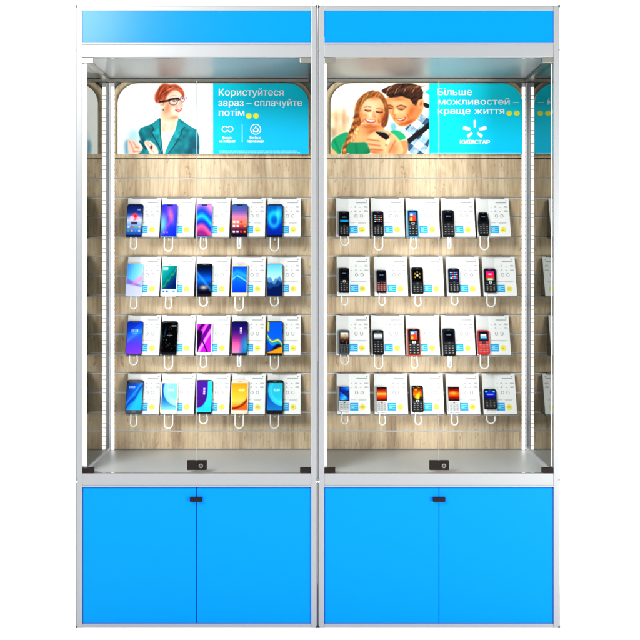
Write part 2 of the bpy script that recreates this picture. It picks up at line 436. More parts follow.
#PAINTINGS
def woman(U, V):
    X = 45 + U * (618 - 45); Y = 50 + V * (482 - 50)
    p = Paint(X, Y, (255, 255, 255))
    p.poly([(110, 330), (180, 330), (180, 490), (90, 490)], (190, 222, 235), 22)
    p.poly([(85, 400), (120, 400), (110, 490), (88, 490)], (130, 180, 205), 12)
    # far hair bun and hair mass
    p.ell(322, 72, 34, 20, (180, 92, 62), 5, -20)
    p.poly([(272, 168), (264, 128), (282, 88), (325, 62), (392, 52), (432, 74), (448, 112), (446, 140), (400, 150), (330, 150), (318, 185), (296, 172)], (186, 92, 60), 5)
    p.poly([(278, 140), (290, 95), (330, 75), (352, 80), (330, 110), (318, 160), (296, 165)], (140, 58, 40), 8, op=.7)
    for i in range(9):
        p.line([(300 + i * 16, 68 + abs(i - 4) * 3), (292 + i * 9, 105 + i * 2), (290 + i * 5, 145)], 1.6, (240, 140, 95) if i % 2 else (128, 40, 25), 3, .7)
    # neck
    p.poly([(308, 180), (398, 225), (414, 268), (395, 350), (330, 470), (310, 480), (296, 262)], (250, 214, 194), 4)
    p.poly([(312, 195), (370, 240), (404, 262), (360, 290), (318, 268)], (240, 190, 160), 14, op=.7)
    # blouse
    p.poly([(305, 330), (345, 360), (392, 320), (380, 380), (330, 488), (310, 488)], (255, 250, 244), 5)
    # jacket
    p.poly([(170, 350), (184, 322), (246, 300), (296, 262), (304, 268), (302, 360), (316, 490), (160, 490), (196, 420)], (16, 128, 140), 3, False)
    p.poly([(412, 262), (424, 270), (476, 308), (524, 336), (536, 380), (536, 490), (326, 490), (352, 420), (392, 340)], (14, 122, 134), 3, False)
    p.poly([(412, 264), (446, 318), (428, 340), (404, 400), (340, 490), (324, 490), (356, 410), (396, 330)], (24, 150, 160), 3, False)
    p.poly([(298, 264), (250, 306), (262, 330), (252, 350), (300, 440), (314, 470), (304, 360)], (26, 150, 160), 3, False)
    p.line([(446, 318), (428, 340), (432, 352), (380, 440), (345, 488)], 2.5, (4, 64, 76), 3)
    p.line([(250, 306), (262, 330), (250, 350), (292, 430), (312, 480)], 2.5, (4, 64, 76), 3)
    p.line([(300, 268), (303, 360), (318, 484)], 2.5, (6, 70, 82), 3)
    p.poly([(490, 360), (536, 385), (536, 490), (440, 490), (470, 430)], (5, 82, 100), 14, op=.8)
    p.poly([(175, 350), (200, 350), (215, 400), (190, 430)], (8, 92, 106), 8, op=.8)
    p.line([(440, 300), (500, 335)], 4, (60, 178, 186), 8, .6)
    n = hashn(X, Y, 22, 3); m = (poly_d(X, Y, [(184, 322), (524, 336), (536, 490), (190, 490)]) < 0) & (p.c[..., 0] < .35)
    p.c = np.where(m[..., None], p.c * (0.82 + .36 * n[..., None]), p.c)
    # face
    p.ell(384, 152, 54, 74, (252, 222, 206), 4, -12)
    p.poly([(345, 180), (436, 160), (438, 200), (426, 236), (404, 254), (376, 240)], (252, 222, 206), 5)
    p.poly([(328, 130), (352, 150), (360, 220), (390, 252), (345, 235), (318, 190)], (245, 196, 164), 12, op=.75)
    p.poly([(330, 110), (352, 82), (396, 74), (432, 96), (440, 124), (410, 92), (370, 92), (345, 120), (330, 160), (318, 190), (304, 170)], (196, 102, 68), 6)
    p.ell(308, 172, 11, 19, (246, 190, 160), 4)
    p.ell(320, 212, 4, 5, (70, 120, 130), 2)
    # glasses
    p.line([(300, 163), (356, 155)], 5, (26, 20, 34), 3)
    p.ell(380, 162, 26, 21, (60, 46, 60), 3, -8); p.ell(380, 163, 22, 17, (252, 222, 206), 3, -8)
    p.line([(356, 150), (410, 142)], 5, (30, 22, 34), 3)
    p.line([(410, 152), (424, 147)], 3.5, (60, 30, 50), 2)
    p.ell(435, 147, 15, 18, (150, 100, 120), 3, -10); p.ell(435, 148, 11, 14, (252, 216, 214), 3, -10)
    p.ell(385, 158, 8, 4, (70, 55, 50), 3); p.ell(436, 144, 5, 3.5, (70, 50, 60), 2)
    p.line([(362, 130), (376, 123), (398, 126)], 2, (214, 140, 104), 3, .7)
    p.line([(455, 136), (462, 140)], 2.5, (40, 30, 40), 2)
    # nose, mouth
    p.line([(424, 160), (436, 186), (424, 192)], 2.5, (232, 165, 140), 4)
    p.poly([(388, 208), (412, 212), (434, 198), (428, 216), (412, 226), (396, 220)], (214, 60, 84), 3); p.poly([(396, 211), (412, 214), (428, 205), (420, 214), (408, 217)], (255, 248, 246), 2)
    p.line([(392, 240), (420, 234)], 2, (236, 180, 160), 4, .7)
    p.line([(330, 300), (340, 330), (352, 318)], 1.5, (220, 170, 140), 3, .7)
    th = np.arctan2(Y - 150, X - 372); rr_ = np.hypot(X - 372, Y - 150)
    p.strands([(272, 168), (264, 128), (282, 60), (325, 50), (392, 50), (436, 74), (446, 108), (410, 86), (370, 84), (340, 120), (318, 165), (296, 172)], rr_ / 7, th * 2.2, .6, 1.4)
    p.shade(345, 200, 26, 50, (.90, .76, .66), 20); p.shade(392, 258, 40, 12, (.88, .74, .64), -10); p.shade(352, 105, 40, 16, (.92, .80, .72), -20)
    p.shade(402, 200, 10, 24, (.95, .86, .80)); p.shade(420, 176, 9, 16, (.94, .84, .78)); p.shade(388, 186, 22, 12, (1.0, .86, .80))
    p.shade(378, 142, 22, 7, (.90, .78, .70), -8); p.shade(322, 350, 14, 60, (.94, .86, .80)); p.shade(372, 330, 14, 60, (.96, .90, .84), 15)
    # hands
    p.poly([(112, 490), (104, 410), (116, 385), (132, 404), (152, 396), (172, 420), (200, 438), (192, 462), (160, 490)], (252, 210, 192), 4)
    for a, b in (((118, 404), (146, 470)), ((140, 410), (168, 450)), ((150, 440), (186, 442)), ((140, 466), (182, 466))): p.line([a, b], 3, (214, 130, 112), 4, .8)
    p.ell(186, 436, 9, 7, (255, 245, 240), 3)
    p.poly([(206, 400), (236, 398), (262, 418), (288, 448), (292, 490), (240, 490), (226, 450), (206, 424)], (254, 216, 198), 4)
    for a, b in (((214, 410), (240, 440)), ((226, 404), (256, 432)), ((240, 446), (262, 470))): p.line([a, b], 3, (220, 140, 120), 4, .8)
    p.ell(248, 442, 7, 11, (80, 40, 60), 4)
    p.line([(180, 405), (215, 450)], 6, (6, 70, 84), 5)
    return p.c

def couple(U, V):
    X = 35 + U * (636 - 35); Y = 48 + V * (482 - 48)
    p = Paint(X, Y, (255, 252, 240))
    n = hashn(X, Y, 60, 5) * .6 + hashn(X, Y, 24, 9) * .4
    band = sm(np.abs(Y - 260) - 70, 50) * sm(X - 260, 60)
    p.lay(band * np.clip(n * 1.5 - .35, 0, 1) * .9, (246, 196, 140))
    for x, h, c in ((70, 60, (196, 140, 100)), (92, 46, (230, 190, 150)), (116, 80, (176, 116, 88)), (138, 50, (214, 160, 120))):
        p.ell(x, 268, 9, h * .6, c, 10, op=.6)
    p.poly([(36, 300), (150, 320), (110, 370), (36, 380)], (226, 178, 130), 20, op=.6)
    p.poly([(36, 320), (70, 330), (70, 380), (36, 400)], (150, 130, 110), 14, op=.5)
    # gap between heads, light shirt
    p.poly([(384, 240), (500, 300), (500, 380), (390, 360), (360, 330)], (236, 246, 248), 6)
    p.poly([(392, 300), (430, 280), (440, 330), (410, 350)], (90, 170, 185), 8, op=.7)
    # man
    p.poly([(372, 120), (470, 118), (540, 150), (600, 140), (606, 200), (570, 262), (520, 300), (470, 318), (432, 296), (396, 240), (374, 180)], (238, 168, 112), 4)
    p.poly([(400, 140), (470, 140), (500, 180), (490, 240), (450, 250), (410, 220)], (246, 192, 144), 16, op=.8)
    p.poly([(540, 180), (600, 180), (580, 250), (520, 300), (480, 316), (520, 260)], (212, 132, 80), 12, op=.8)
    p.ell(588, 172, 18, 30, (244, 176, 122), 4, 10); p.ell(586, 174, 7, 16, (190, 104, 66), 4, 10)
    p.poly([(344, 96), (352, 84), (396, 62), (440, 50), (520, 46), (580, 62), (600, 100), (596, 142), (570, 150), (556, 186), (540, 176), (520, 146), (470, 126), (430, 134), (396, 136), (374, 118)], (58, 34, 24), 4, False)
    for i in range(12):
        x = 372 + i * 18; p.line([(x, 118 - i * 2), (x + 14, 84 - i), (x + 40, 62)], 2.2, (196, 150, 110) if i % 3 == 0 else (118, 76, 50), 4, .7)
    p.line([(378, 186), (394, 181), (414, 189)], 3, (80, 46, 32), 4, .85); p.line([(440, 190), (464, 182), (494, 192)], 3.4, (76, 44, 30), 4, .85)
    p.line([(386, 199), (400, 204), (412, 202)], 2.4, (80, 44, 30), 3); p.line([(448, 205), (466, 211), (484, 205)], 2.6, (80, 44, 30), 3)
    p.line([(420, 200), (412, 236), (430, 244)], 3, (206, 120, 74), 5)
    p.poly([(426, 258), (460, 268), (500, 248), (486, 278), (452, 284)], (176, 64, 52), 4)
    p.poly([(432, 262), (460, 271), (492, 256), (478, 270), (452, 276)], (255, 252, 246), 3)
    p.line([(504, 236), (510, 262)], 2.5, (200, 120, 76), 4)
    p.strands([(344, 96), (352, 84), (396, 62), (440, 50), (520, 46), (580, 62), (600, 100), (596, 142), (570, 150), (556, 186), (540, 176), (520, 146), (470, 126), (430, 134), (396, 136), (374, 118)], (X * .55 + Y * .9) / 7, (X - Y) / 50, .4, 2.0)
    p.shade(396, 194, 24, 10, (.80, .62, .52)); p.shade(464, 200, 30, 11, (.80, .62, .52)); p.shade(500, 290, 70, 14, (.80, .60, .48), -20); p.shade(524, 220, 22, 60, (.86, .70, .58), 20); p.shade(384, 226, 12, 30, (.84, .68, .56))
    p.shade(436, 222, 14, 22, (1.08, 1.12, 1.14)); p.shade(490, 226, 20, 16, (1.06, 1.0, .96)); p.shade(448, 146, 50, 14, (.90, .74, .62)); p.shade(466, 294, 24, 10, (.92, .80, .72)); p.shade(424, 262, 8, 18, (.84, .68, .58))
    # man's checked shirt
    sh = smooth_poly([(478, 330), (520, 300), (570, 268), (606, 200), (640, 190), (640, 490), (510, 490), (500, 400)])
    msk = sm(poly_d(X, Y, sh), 3)
    u = (X * .78 + Y * .62) / 46; v = (-X * .62 + Y * .78) / 46
    ck = (np.sin(u * math.pi) > 0).astype(float) + (np.sin(v * math.pi) > 0).astype(float)
    cc = np.where(ck[..., None] > 1.5, np.array((58, 88, 118)) / 255., np.where(ck[..., None] > .5, np.array((150, 176, 196)) / 255., np.array((244, 240, 232)) / 255.))
    cc = cc * (.85 + .3 * hashn(X, Y, 14, 2)[..., None])
    p.lay(msk, cc)
    p.poly([(598, 160), (640, 176), (640, 200), (604, 196)], (40, 34, 36), 3)
    p.poly([(500, 392), (560, 346), (640, 280), (640, 322), (560, 384), (514, 420)], (26, 24, 28), 3, False)
    # girl: hair behind
    p.poly([(318, 88), (262, 96), (214, 130), (186, 176), (180, 236), (170, 300), (140, 360), (112, 420), (98, 490), (134, 490), (176, 404), (214, 330), (240, 200)], (158, 92, 50), 5)
    p.poly([(312, 88), (352, 112), (380, 160), (390, 230), (384, 290), (366, 318), (340, 330), (350, 200)], (120, 64, 36), 5)
    # neck and chest
    p.poly([(206, 290), (350, 300), (372, 350), (400, 350), (300, 416), (150, 416), (140, 392)], (240, 178, 124), 5)
    p.poly([(222, 300), (330, 312), (310, 350), (250, 340)], (214, 134, 86), 14, op=.7)
    # face
    p.ell(286, 218, 77, 98, (246, 188, 138), 4, 8)
    p.ell(276, 200, 48, 58, (250, 212, 174), 24, 8, op=.85)
    p.ell(342, 250, 24, 50, (230, 158, 104), 16, 8, op=.6)
    p.poly([(316, 90), (262, 98), (216, 138), (196, 196), (206, 250), (222, 176), (262, 138), (318, 128), (352, 150), (366, 200), (384, 210), (372, 140)], (176, 108, 58), 5)
    for i in range(8):
        p.line([(312 - i * 12, 94 + i * 5), (262 - i * 8, 120 + i * 13), (222 - i * 4, 170 + i * 14)], 2, (238, 186, 112) if i % 2 == 0 else (120, 66, 34), 4, .7)
    for i in range(10):
        y = 250 + i * 23; x = 190 - max(0, i - 1) * 8.5
        p.ell(x, y, 20, 9, (212, 142, 76) if i % 2 else (112, 58, 32), 5, -35, .8)
    p.line([(240, 196), (258, 188), (280, 194)], 2.4, (150, 92, 60), 4, .7); p.line([(314, 204), (334, 200), (354, 211)], 2.4, (150, 92, 60), 4, .7)
    p.line([(246, 212), (262, 218), (280, 216)], 3.4, (84, 44, 34), 3); p.line([(314, 222), (334, 228), (350, 224)], 3.4, (84, 44, 34), 3)
    p.line([(298, 222), (290, 250), (304, 254)], 3, (232, 156, 110), 5)
    p.poly([(238, 262), (276, 272), (316, 272), (300, 292), (270, 292), (250, 280)], (200, 70, 66), 4)
    p.poly([(244, 265), (276, 274), (310, 274), (296, 284), (268, 284)], (255, 252, 248), 3)
    p.ell(248, 250, 16, 12, (255, 176, 140), 10, op=.5)
    p.strands([(318, 88), (262, 96), (214, 130), (186, 176), (180, 236), (204, 250), (222, 176), (262, 138), (318, 126), (352, 150), (384, 210), (384, 290), (366, 318), (350, 300), (366, 210), (372, 140)], (X * .8 + Y * .55) / 7, (Y - X) / 60, .55, 1.45)
    p.strands([(180, 236), (170, 300), (140, 360), (112, 420), (98, 490), (134, 490), (176, 404), (214, 330), (206, 250)], (X * .9 - Y * .5) / 8, (Y + X) / 16, .6, 1.4)
    p.shade(352, 262, 22, 60, (.84, .66, .52), 8); p.shade(218, 250, 16, 60, (.92, .76, .62), 8); p.shade(286, 312, 60, 14, (.84, .66, .52)); p.shade(300, 140, 50, 14, (.90, .76, .64))
    p.shade(262, 212, 22, 10, (.88, .74, .64)); p.shade(332, 222, 22, 10, (.86, .70, .60)); p.shade(304, 246, 9, 20, (.92, .80, .70)); p.shade(246, 246, 20, 16, (1.0, .84, .74)); p.shade(276, 245, 22, 16, (1.04, 1.08, 1.1))
    p.shade(232, 278, 8, 20, (.88, .72, .60), 20); p.shade(330, 284, 10, 22, (.84, .68, .56), -20); p.shade(270, 304, 26, 7, (.90, .76, .66)); p.shade(190, 380, 50, 26, (1.05, 1.06, 1.08)); p.shade(300, 350, 60, 24, (.84, .66, .52))
    # green dress
    p.poly([(36, 410), (60, 378), (128, 344), (148, 352), (126, 400), (104, 440), (98, 490), (70, 490), (40, 450)], (34, 168, 116), 4)
    p.poly([(140, 408), (200, 412), (262, 406), (290, 490), (124, 490)], (22, 150, 104), 4)
    p.poly([(392, 342), (436, 332), (478, 352), (500, 384), (470, 398), (430, 404), (402, 380)], (36, 170, 120), 4)
    p.line([(60, 400), (90, 470)], 4, (12, 110, 74), 6, .6); p.line([(190, 420), (196, 486)], 5, (10, 110, 76), 8, .6)
    p.poly([(70, 470), (84, 490), (36, 490), (36, 440)], (244, 186, 134), 4)
    # arm and hands with the phone
    p.poly([(470, 398), (506, 392), (508, 490), (430, 490), (430, 410)], (226, 146, 96), 5)
    p.poly([(258, 382), (280, 356), (306, 340), (372, 332), (404, 348), (438, 372), (470, 420), (486, 490), (296, 490), (270, 450), (256, 410)], (244, 184, 138), 4)
    p.shade(300, 380, 40, 26, (1.08, 1.12, 1.14)); p.shade(420, 450, 40, 50, (.86, .74, .66)); p.shade(300, 470, 60, 20, (.86, .72, .62)); p.shade(370, 440, 20, 50, (1.05, 1.08, 1.1))
    for a, b in (((262, 392), (330, 402)), ((262, 420), (336, 432)), ((278, 452), (350, 458)), ((396, 360), (372, 430)), ((430, 400), (392, 470))): p.line([a, b], 3.5, (176, 96, 58), 5, .8)
    p.poly([(302, 340), (364, 346), (388, 362), (392, 384), (380, 400), (356, 384), (322, 360)], (22, 18, 20), 3)
    p.line([(308, 342), (364, 349), (386, 364)], 2, (160, 156, 160), 2)
    p.ell(384, 404, 10, 18, (255, 220, 184), 4, 20)
    return p.c

# ------------------------------------------------------------------ posters
YP = DB - 0.016
def poster(x0, x1, xm, photo_left, fn, label):
    """x0..x1 poster, xm the border between photo and text panel (px)"""
    cen = W((x0 + x1) / 2, 154, YP)
    root = thing('poster', label, 'poster', cen, 'rounded advertising posters')
    a, m_, c = W(x0, 0, YP).x - cen.x, W(xm, 0, YP).x - cen.x, W(x1, 0, YP).x - cen.x
    zt = W(0, 83.4, YP).z - cen.z; rad = 20.5 * (D + YP) / D / S
    b = B(); prism(b, rr(a, c, 0, zt, rad, 14, True), 0, 0.010); obj('backing_board', b, M['white'], root)
    ins = 0.0005
    def clipfn(U, V):
        Z = zt - V * zt
        q = np.clip((Z - (zt - rad)) / rad, 0, 1); dx = rad * (1 - np.sqrt(np.clip(1 - q * q, 0, 1)))
        XL = a + dx + ins
        return XL + U * (m_ - XL), Z
    # picture: positions follow the curved edge, colours looked up at the true place
    def picfn(U, V):
        XX, ZZ = clipfn(U, V)
        return fn((XX - a) / (m_ - a), 1 - ZZ / zt)
    painted('photo_print', 0, 0, 0, 0, -0.0006, 330, 250, picfn, M['print'], root, clipfn)
    b = B(); pts = rr(m_, c - ins, 0, zt, rad, 14, True)
    pts = [q for q in pts if not (q[0] < m_ + rad - 1e-6 and q[1] > zt - rad + 1e-9 and q[0] < (m_ + rad) and q[0] >= m_ and False)]
    # square left corner
    outline = [(m_, 0), (c - ins, 0)]
    for i in range(15):
        t = math.radians(90 * i / 14); outline.append((c - ins - rad + rad * math.cos(t), zt - rad + rad * math.sin(t)))
    outline.append((m_, zt))
    prism(b, outline, -0.0007, -0.0001); obj('text_panel', b, M['cyan' if photo_left == 1 else 'cyan2'], root)
    return root, cen
def cyanmat(name, top, bot, zr):
    m, n, l, b = newmat(name)
    tc = n.new('ShaderNodeTexCoord'); sp = n.new('ShaderNodeSeparateXYZ'); mr = n.new('ShaderNodeMapRange')
    mr.inputs['From Min'].default_value = 0; mr.inputs['From Max'].default_value = zr
    r = n.new('ShaderNodeMix'); r.data_type = 'RGBA'; r.inputs['A'].default_value = (*bot, 1); r.inputs['B'].default_value = (*top, 1)
    l.new(tc.outputs['Object'], sp.inputs[0]); l.new(sp.outputs['Z'], mr.inputs['Value']); l.new(mr.outputs['Result'], r.inputs['Factor'])
    l.new(r.outputs['Result'], b.inputs['Base Color'])
    b.inputs['Roughness'].default_value = 0.45; b.inputs['Specular IOR Level'].default_value = 0.1
    return m
M['cyan'] = cyanmat('cyan_print', (0.0, 0.62, 0.80), (0.0, 0.43, 0.84), 0.26)
M['cyan2'] = cyanmat('turquoise_print', (0.0, 0.68, 0.84), (0.0, 0.50, 0.84), 0.26)

p1, c1 = poster(117.6, 308.6, 213, 1, woman, 'rounded poster of a red-haired woman in glasses and teal jacket with cyan text panel')
p2, c2 = poster(330.6, 522.6, 429.2, 2, couple, 'rounded poster of a smiling young couple looking at a phone with turquoise text panel')
def PL(cen, px, py): 
    w = W(px, py, YP); return w.x - cen.x, w.z - cen.z
def lettering(root, cen, rows, name='lettering', m='white'):
    b = B()
    for s, x0, x1, base, cap, bold in rows:
        a = PL(cen, x0, base); c = PL(cen, x1, cap); text_bm(b, s, a[0], c[0], a[1], c[1], -0.0013, bold)
    return obj(name, b, M[m], root)
lettering(p1, c1, [('Користуйтеся', 218.9, 283.6, 95.6, 88.9, .008), ('зараз – сплачуйте', 218.6, 302.0, 106.0, 99.4, .008), ('потім', 218.9, 244.4, 115.8, 109.2, .008)])
lettering(p1, c1, [('Бонуси', 222.8, 232.2, 138.9, 136.4, .02), ('на інтернет', 219.6, 235.6, 142.2, 139.8, .02)], 'caption')
lettering(p1, c1, [('Вигідна', 250.0, 260.8, 138.9, 136.4, .02), ('пропозиція', 247.4, 264.0, 142.2, 139.8, .02)], 'caption')
b = B()
for k, (x0, x1, y) in enumerate(((219.5, 297, 150.9), (219.5, 300, 152.6))):
    x = x0
    while x < x1:
        w = random.uniform(1.2, 4.2); q0 = PL(c1, x, y + .55); q1 = PL(c1, min(x + w, x1), y - .35)
        prism(b, [(q0[0], q0[1]), (q1[0], q0[1]), (q1[0], q1[1]), (q0[0], q1[1])], -0.0012, -0.0008); x += w + .5
obj('small_print', b, M['palecyan'], p1)
kp = (D + YP) / D / S
b = B()
for px in (249.0, 256.0): disc(b, PL(c1, px, 115.9), 2.8 * kp, -0.0013, -0.0008, 20)
obj('yellow_dots', b, M['yell2'], p1)
b = B()   # endless loop symbol
prev = None
for cx_, sgn in ((224.9, 1), (230.3, 1)): ring(b, PL(c1, cx_, 129.0), 3.1 * kp, .75 * kp, -0.0012, 20)
obj('loop_symbol', b, M['white'], p1)
b = B(); q = PL(c1, 241.9, 142); q2 = PL(c1, 242.7, 124); prism(b, [q, (q2[0], q[1]), q2, (q[0], q2[1])], -0.0012, -0.0008)
obj('divider', b, M['palecyan'], p1)
b = B(); cc = PL(c1, 255.7, 129.3); ring(b, cc, 5.4 * kp, .8 * kp, -0.0012, 28)
hand = [(-2.6, -2.6), (-2.6, .4), (-1.6, .4), (-.2, 3.0), (.8, 3.0), (.6, .8), (2.8, .8), (3.0, -.4), (2.4, -2.6)]
def outl(bm, pts, w):
    n = len(pts); V_ = [Vector(q_) for q_ in pts]; cen = sum(V_, Vector((0, 0))) / n
    a_ = [bm.verts.new((cc[0] + v.x * kp, -0.0012, cc[1] + v.y * kp)) for v in V_]
    i_ = [cen + (v - cen) * (1 - w) for v in V_]; bb = [bm.verts.new((cc[0] + v.x * kp, -0.0012, cc[1] + v.y * kp)) for v in i_]
    for k in range(n): bm.faces.new((a_[k], a_[(k + 1) % n], bb[(k + 1) % n], bb[k]))
outl(b, hand, .38)
obj('thumb_symbol', b, M['white'], p1)

lettering(p2, c2, [('Більше', 438.0, 472.0, 95.2, 88.7, .010), ('можливостей –', 438.4, 519.0, 104.6, 98.6, .010), ('краще життя', 438.2, 504.2, 113.8, 107.8, .010)])
b = B()
for px in (509.2, 516.9): disc(b, PL(c2, px, 113.3), 2.5 * kp, -0.0013, -0.0008, 20, 2.9 * kp)
obj('yellow_dots', b, M['yell2'], p2)
b = B()   # five-ray star
cc = Vector(PL(c2, 474.8, 130.2))
for k in range(5):
    a = math.radians(90 + 72 * k); d = Vector((math.cos(a) * 1.3, math.sin(a) * .84)); nn = Vector((-d.y, d.x))
    r0, r1, w = 3.6 * kp, 9.0 * kp, 1.5 * kp
    if k == 0: r1 = 11.6 * kp
    prism(b, [tuple(cc + d * r0 - nn * w * .8), tuple(cc + d * r1 - nn * w), tuple(cc + d * (r1 + .5 * kp) - nn * w * .4), tuple(cc + d * (r1 + .5 * kp) + nn * w * .4), tuple(cc + d * r1 + nn * w), tuple(cc + d * r0 + nn * w * .8)], -0.0013, -0.0008)
obj('star_emblem', b, M['white'], p2)
lettering(p2, c2, [('КИЇВСТАР', 460.2, 489.6, 144.0, 140.2, .045)], 'emblem_lettering')
b = B(); q = [PL(c2, 429.4, 89), PL(c2, 425.2, 92), PL(c2, 429.4, 95)]; prism(b, q, -0.0012, -0.0005); obj('panel_pointer', b, M['cyan2'], p2)
b = B(); q0 = PL(c2, 430.5, 153.4); q1 = PL(c2, 521.0, 152.6); prism(b, [q0, (q1[0], q0[1]), q1, (q0[0], q1[1])], -0.0012, -0.0008); obj('bottom_stripe', b, M['palecyan'], p2)

# ------------------------------------------------------------------ stands (tilted info cards) -- local origin: bottom centre at the wall face
YT, YF, HC, WC = -0.012, -0.062, 0.1432, 0.1222
SL = math.hypot(HC, YF - YT); ALPHA = math.atan2(YT - YF, HC)
UX = Vector((1, 0, 0)); UV = Vector((0, math.sin(ALPHA), math.cos(ALPHA))); UN = Vector((0, -math.cos(ALPHA), math.sin(ALPHA)))
def slope_obj(name, bmm, m, parent, lift=0.0, smooth=False):
    """mesh built upright (x, y=-out, z=up) -> laid on the slope"""
    for v in bmm.verts:
        c = v.co.copy(); v.co = Vector((c.x, YF, 0)) + UV * c.z + UN * (-c.y + lift)
    return obj(name, bmm, m, parent, smooth)
def rect(bm, u0, u1, v0, v1, y0=-0.0004, y1=0.0):
    box(bm, (u0 - .5) * WC, (u1 - .5) * WC, y0, y1, v0 * SL, v1 * SL)
def make_stand(label):
    root = thing('info_stand', label, 'display stand', (0, 0, 0), 'info card stands on the slatwall')
    b = B(); prism(b, [(-WC / 2, 0), (WC / 2, 0), (WC / 2, SL), (-WC / 2, SL)], 0, 0.003); slope_obj('card', b, M['card'], root, .003)
    b = B()   # holder behind the card: side cheeks and bottom ledge, hook at the top
    for sx in (-1, 1):
        x0, x1 = sorted((sx * WC / 2 * .995, sx * (WC / 2 * .995 - .002)))
        vs = [(YF + .002, .002), (YT + .001, HC - .004), (-.0005, HC - .004), (-.0005, .002)]
        A_ = [b.verts.new((x0, y, z_)) for y, z_ in vs]; C_ = [b.verts.new((x1, y, z_)) for y, z_ in vs]
        b.faces.new(A_); b.faces.new(C_[::-1])
        for k in range(4): b.faces.new((A_[k], C_[k], C_[(k + 1) % 4], A_[(k + 1) % 4]))
    box(b, -WC / 2, WC / 2, YF - .004, -.001, -.0055, -.0005)
    box(b, -WC * .36, WC * .36, YT - .008, .004, HC - .001, HC + .0035)
    obj('holder', b, M['cardback'], root)
    b = B(); rect(b, .0, .37, .02, .985); slope_obj('phone_plate', b, M['plate'], root, .0033)
    b = B()
    rect(b, .60, .92, .868, .885)
    for k in range(2):
        v = .755 - .105 * k
        for j, (u, w) in enumerate(((.44, .03), (.55, .06), (.70, .05), (.84, .12))):
            rect(b, u, u + w, v - .006, v + .006)
            if j in (1, 3): rect(b, u + .01, u + w * .8, v + .02, v + .03)
    slope_obj('fine_print', b, M['inkpale'], root, .0033)
    b = B()
    for u in (.60, .765):
        b3 = B(); ring(b3, ((u - .5) * WC, .53 * SL), .0068, .0016, -.0005, 16, .0058); slope_obj('ring_symbol', b3, M['ink'], root, .0033)
    rect(b, .42, .92, .362, .368); rect(b, .42, .56, .345, .352); rect(b, .66, .88, .34, .35)
    b4 = B(); rect(b4, .9, .93, .915, .945); slope_obj('corner_mark', b4, M['ink'], root, .0033)
    slope_obj('small_text', b, M['inkpale'], root, .0033)
    b = B(); rect(b, .40, .645, .085, .275, -.0006); st = slope_obj('blue_sticker', b, M['stick'], root, .0033)
    b = B()
    for k in range(3): rect(b, .42, .625, .125 + .05 * k, .134 + .05 * k, -.0010, -.0007)
    for k in range(2): rect(b, .44, .53, .148 + .05 * k, .158 + .05 * k, -.0010, -.0007)
    slope_obj('sticker_lettering', b, M['palecyan'], st, .0033)
    b = B(); disc(b, ((.775 - .5) * WC, .172 * SL), .0107, -.0006, 0, 24); yt = slope_obj('yellow_sticker', b, M['yell'], root, .0033)
    b = B()
    for k in range(2): rect(b, .735, .81, .155 + .03 * k, .163 + .03 * k, -.0010, -.0007)
    slope_obj('sticker_lettering', b, M['cardback'], yt, .0033)
    return root
CAM = Vector((0, -D, CZ))
def on_slope(px, py, st, lift):
    """point of the camera ray through (px,py) on the plane `lift` above the stand's card"""
    d = Vector(((px - CX) / S, D, (CY - py) / S))
    p0 = st + Vector((0, YF, 0)) + UN * lift
    t = (p0 - CAM).dot(UN) / d.dot(UN)
    return CAM + d * t
CAB = {}
def cable(kind):
    w, h = {'M': (.0225, .046), 'W': (.030, .053), 'S': (.029, .036), 'N': (.011, .043)}[kind]
    pts = []
    for i in range(6): pts.append(Vector((-w / 2 + (.003 if kind == 'M' else 0) * (1 - i / 5), -.002, .014 - (h - w / 2 + .014) * i / 5)))
    for i in range(1, 12):
        a = math.pi * i / 11; pts.append(Vector((-w / 2 * math.cos(a), -.002 - .003 * math.sin(a), -(h - w / 2) - w / 2 * math.sin(a))))
    for i in range(1, 6): pts.append(Vector((w / 2 - (.004 if kind in 'MS' else 0) * i / 5, -.002 + .001 * i, -(h - w / 2) + (h - w / 2 + .012) * i / 5)))
    return pts
def loop_mesh(kind):
    if kind not in CAB:
        b = B(); P = cable(kind); tube(b, P, .0027 if kind != 'N' else .0036, 8)
        if kind == 'N': tube(b, [Vector((.0, .004, .012)), Vector((.0, .004, -.036))], .004, 8)
        else: tube(b, [Vector((.001, .0035, .014)), Vector((.001, .0035, -.014))], .0022, 6)
        bmesh.ops.recalc_face_normals(b, faces=b.faces)
        me = bpy.data.meshes.new('security_cable'); b.to_mesh(me); b.free(); me.materials.append(M['cable'])
        for p_ in me.polygons: p_.use_smooth = True
        CAB[kind] = me
    return CAB[kind]

PH = 0.016   # height of the phone's face above the card
proto = None
def place_stand(pxc, pytop, desc, loopk, phx, phbot):
    global proto
    k = (D + DB + YT) / D / S
    loc = Vector(((pxc - CX) * k, DB - .0002, CZ + (CY - pytop) * k - HC))
    if proto is None:
        proto = make_stand('x'); r = proto
        r.location = loc
    else:
        r = proto.copy(); COL.objects.link(r); r.location = loc
        for ch in PARTS:
            c = ch.copy(); COL.objects.link(c); c.parent = r
            for g_ in ch.children:
                d_ = g_.copy(); COL.objects.link(d_); d_.parent = c
    r['label'] = 'card stand behind the ' + desc
    P = on_slope(phx, phbot, loc, PH * .4) - loc
    o = bpy.data.objects.new('security_cable', loop_mesh(loopk)); COL.objects.link(o); o.parent = r
    o.location = P + Vector((0, .002, 0))
    mb = B(); box(mb, -.010, .010, -.0062, 0, .006, .050, .001)
    for v in mb.verts: v.co = UV * v.co.z + UN * (-v.co.y) + Vector((v.co.x, 0, 0))
    mo = obj('mount', mb, M['cable'], r); q = on_slope(phx, phbot, loc, .0032) - loc; mo.location = q
    return r, loc

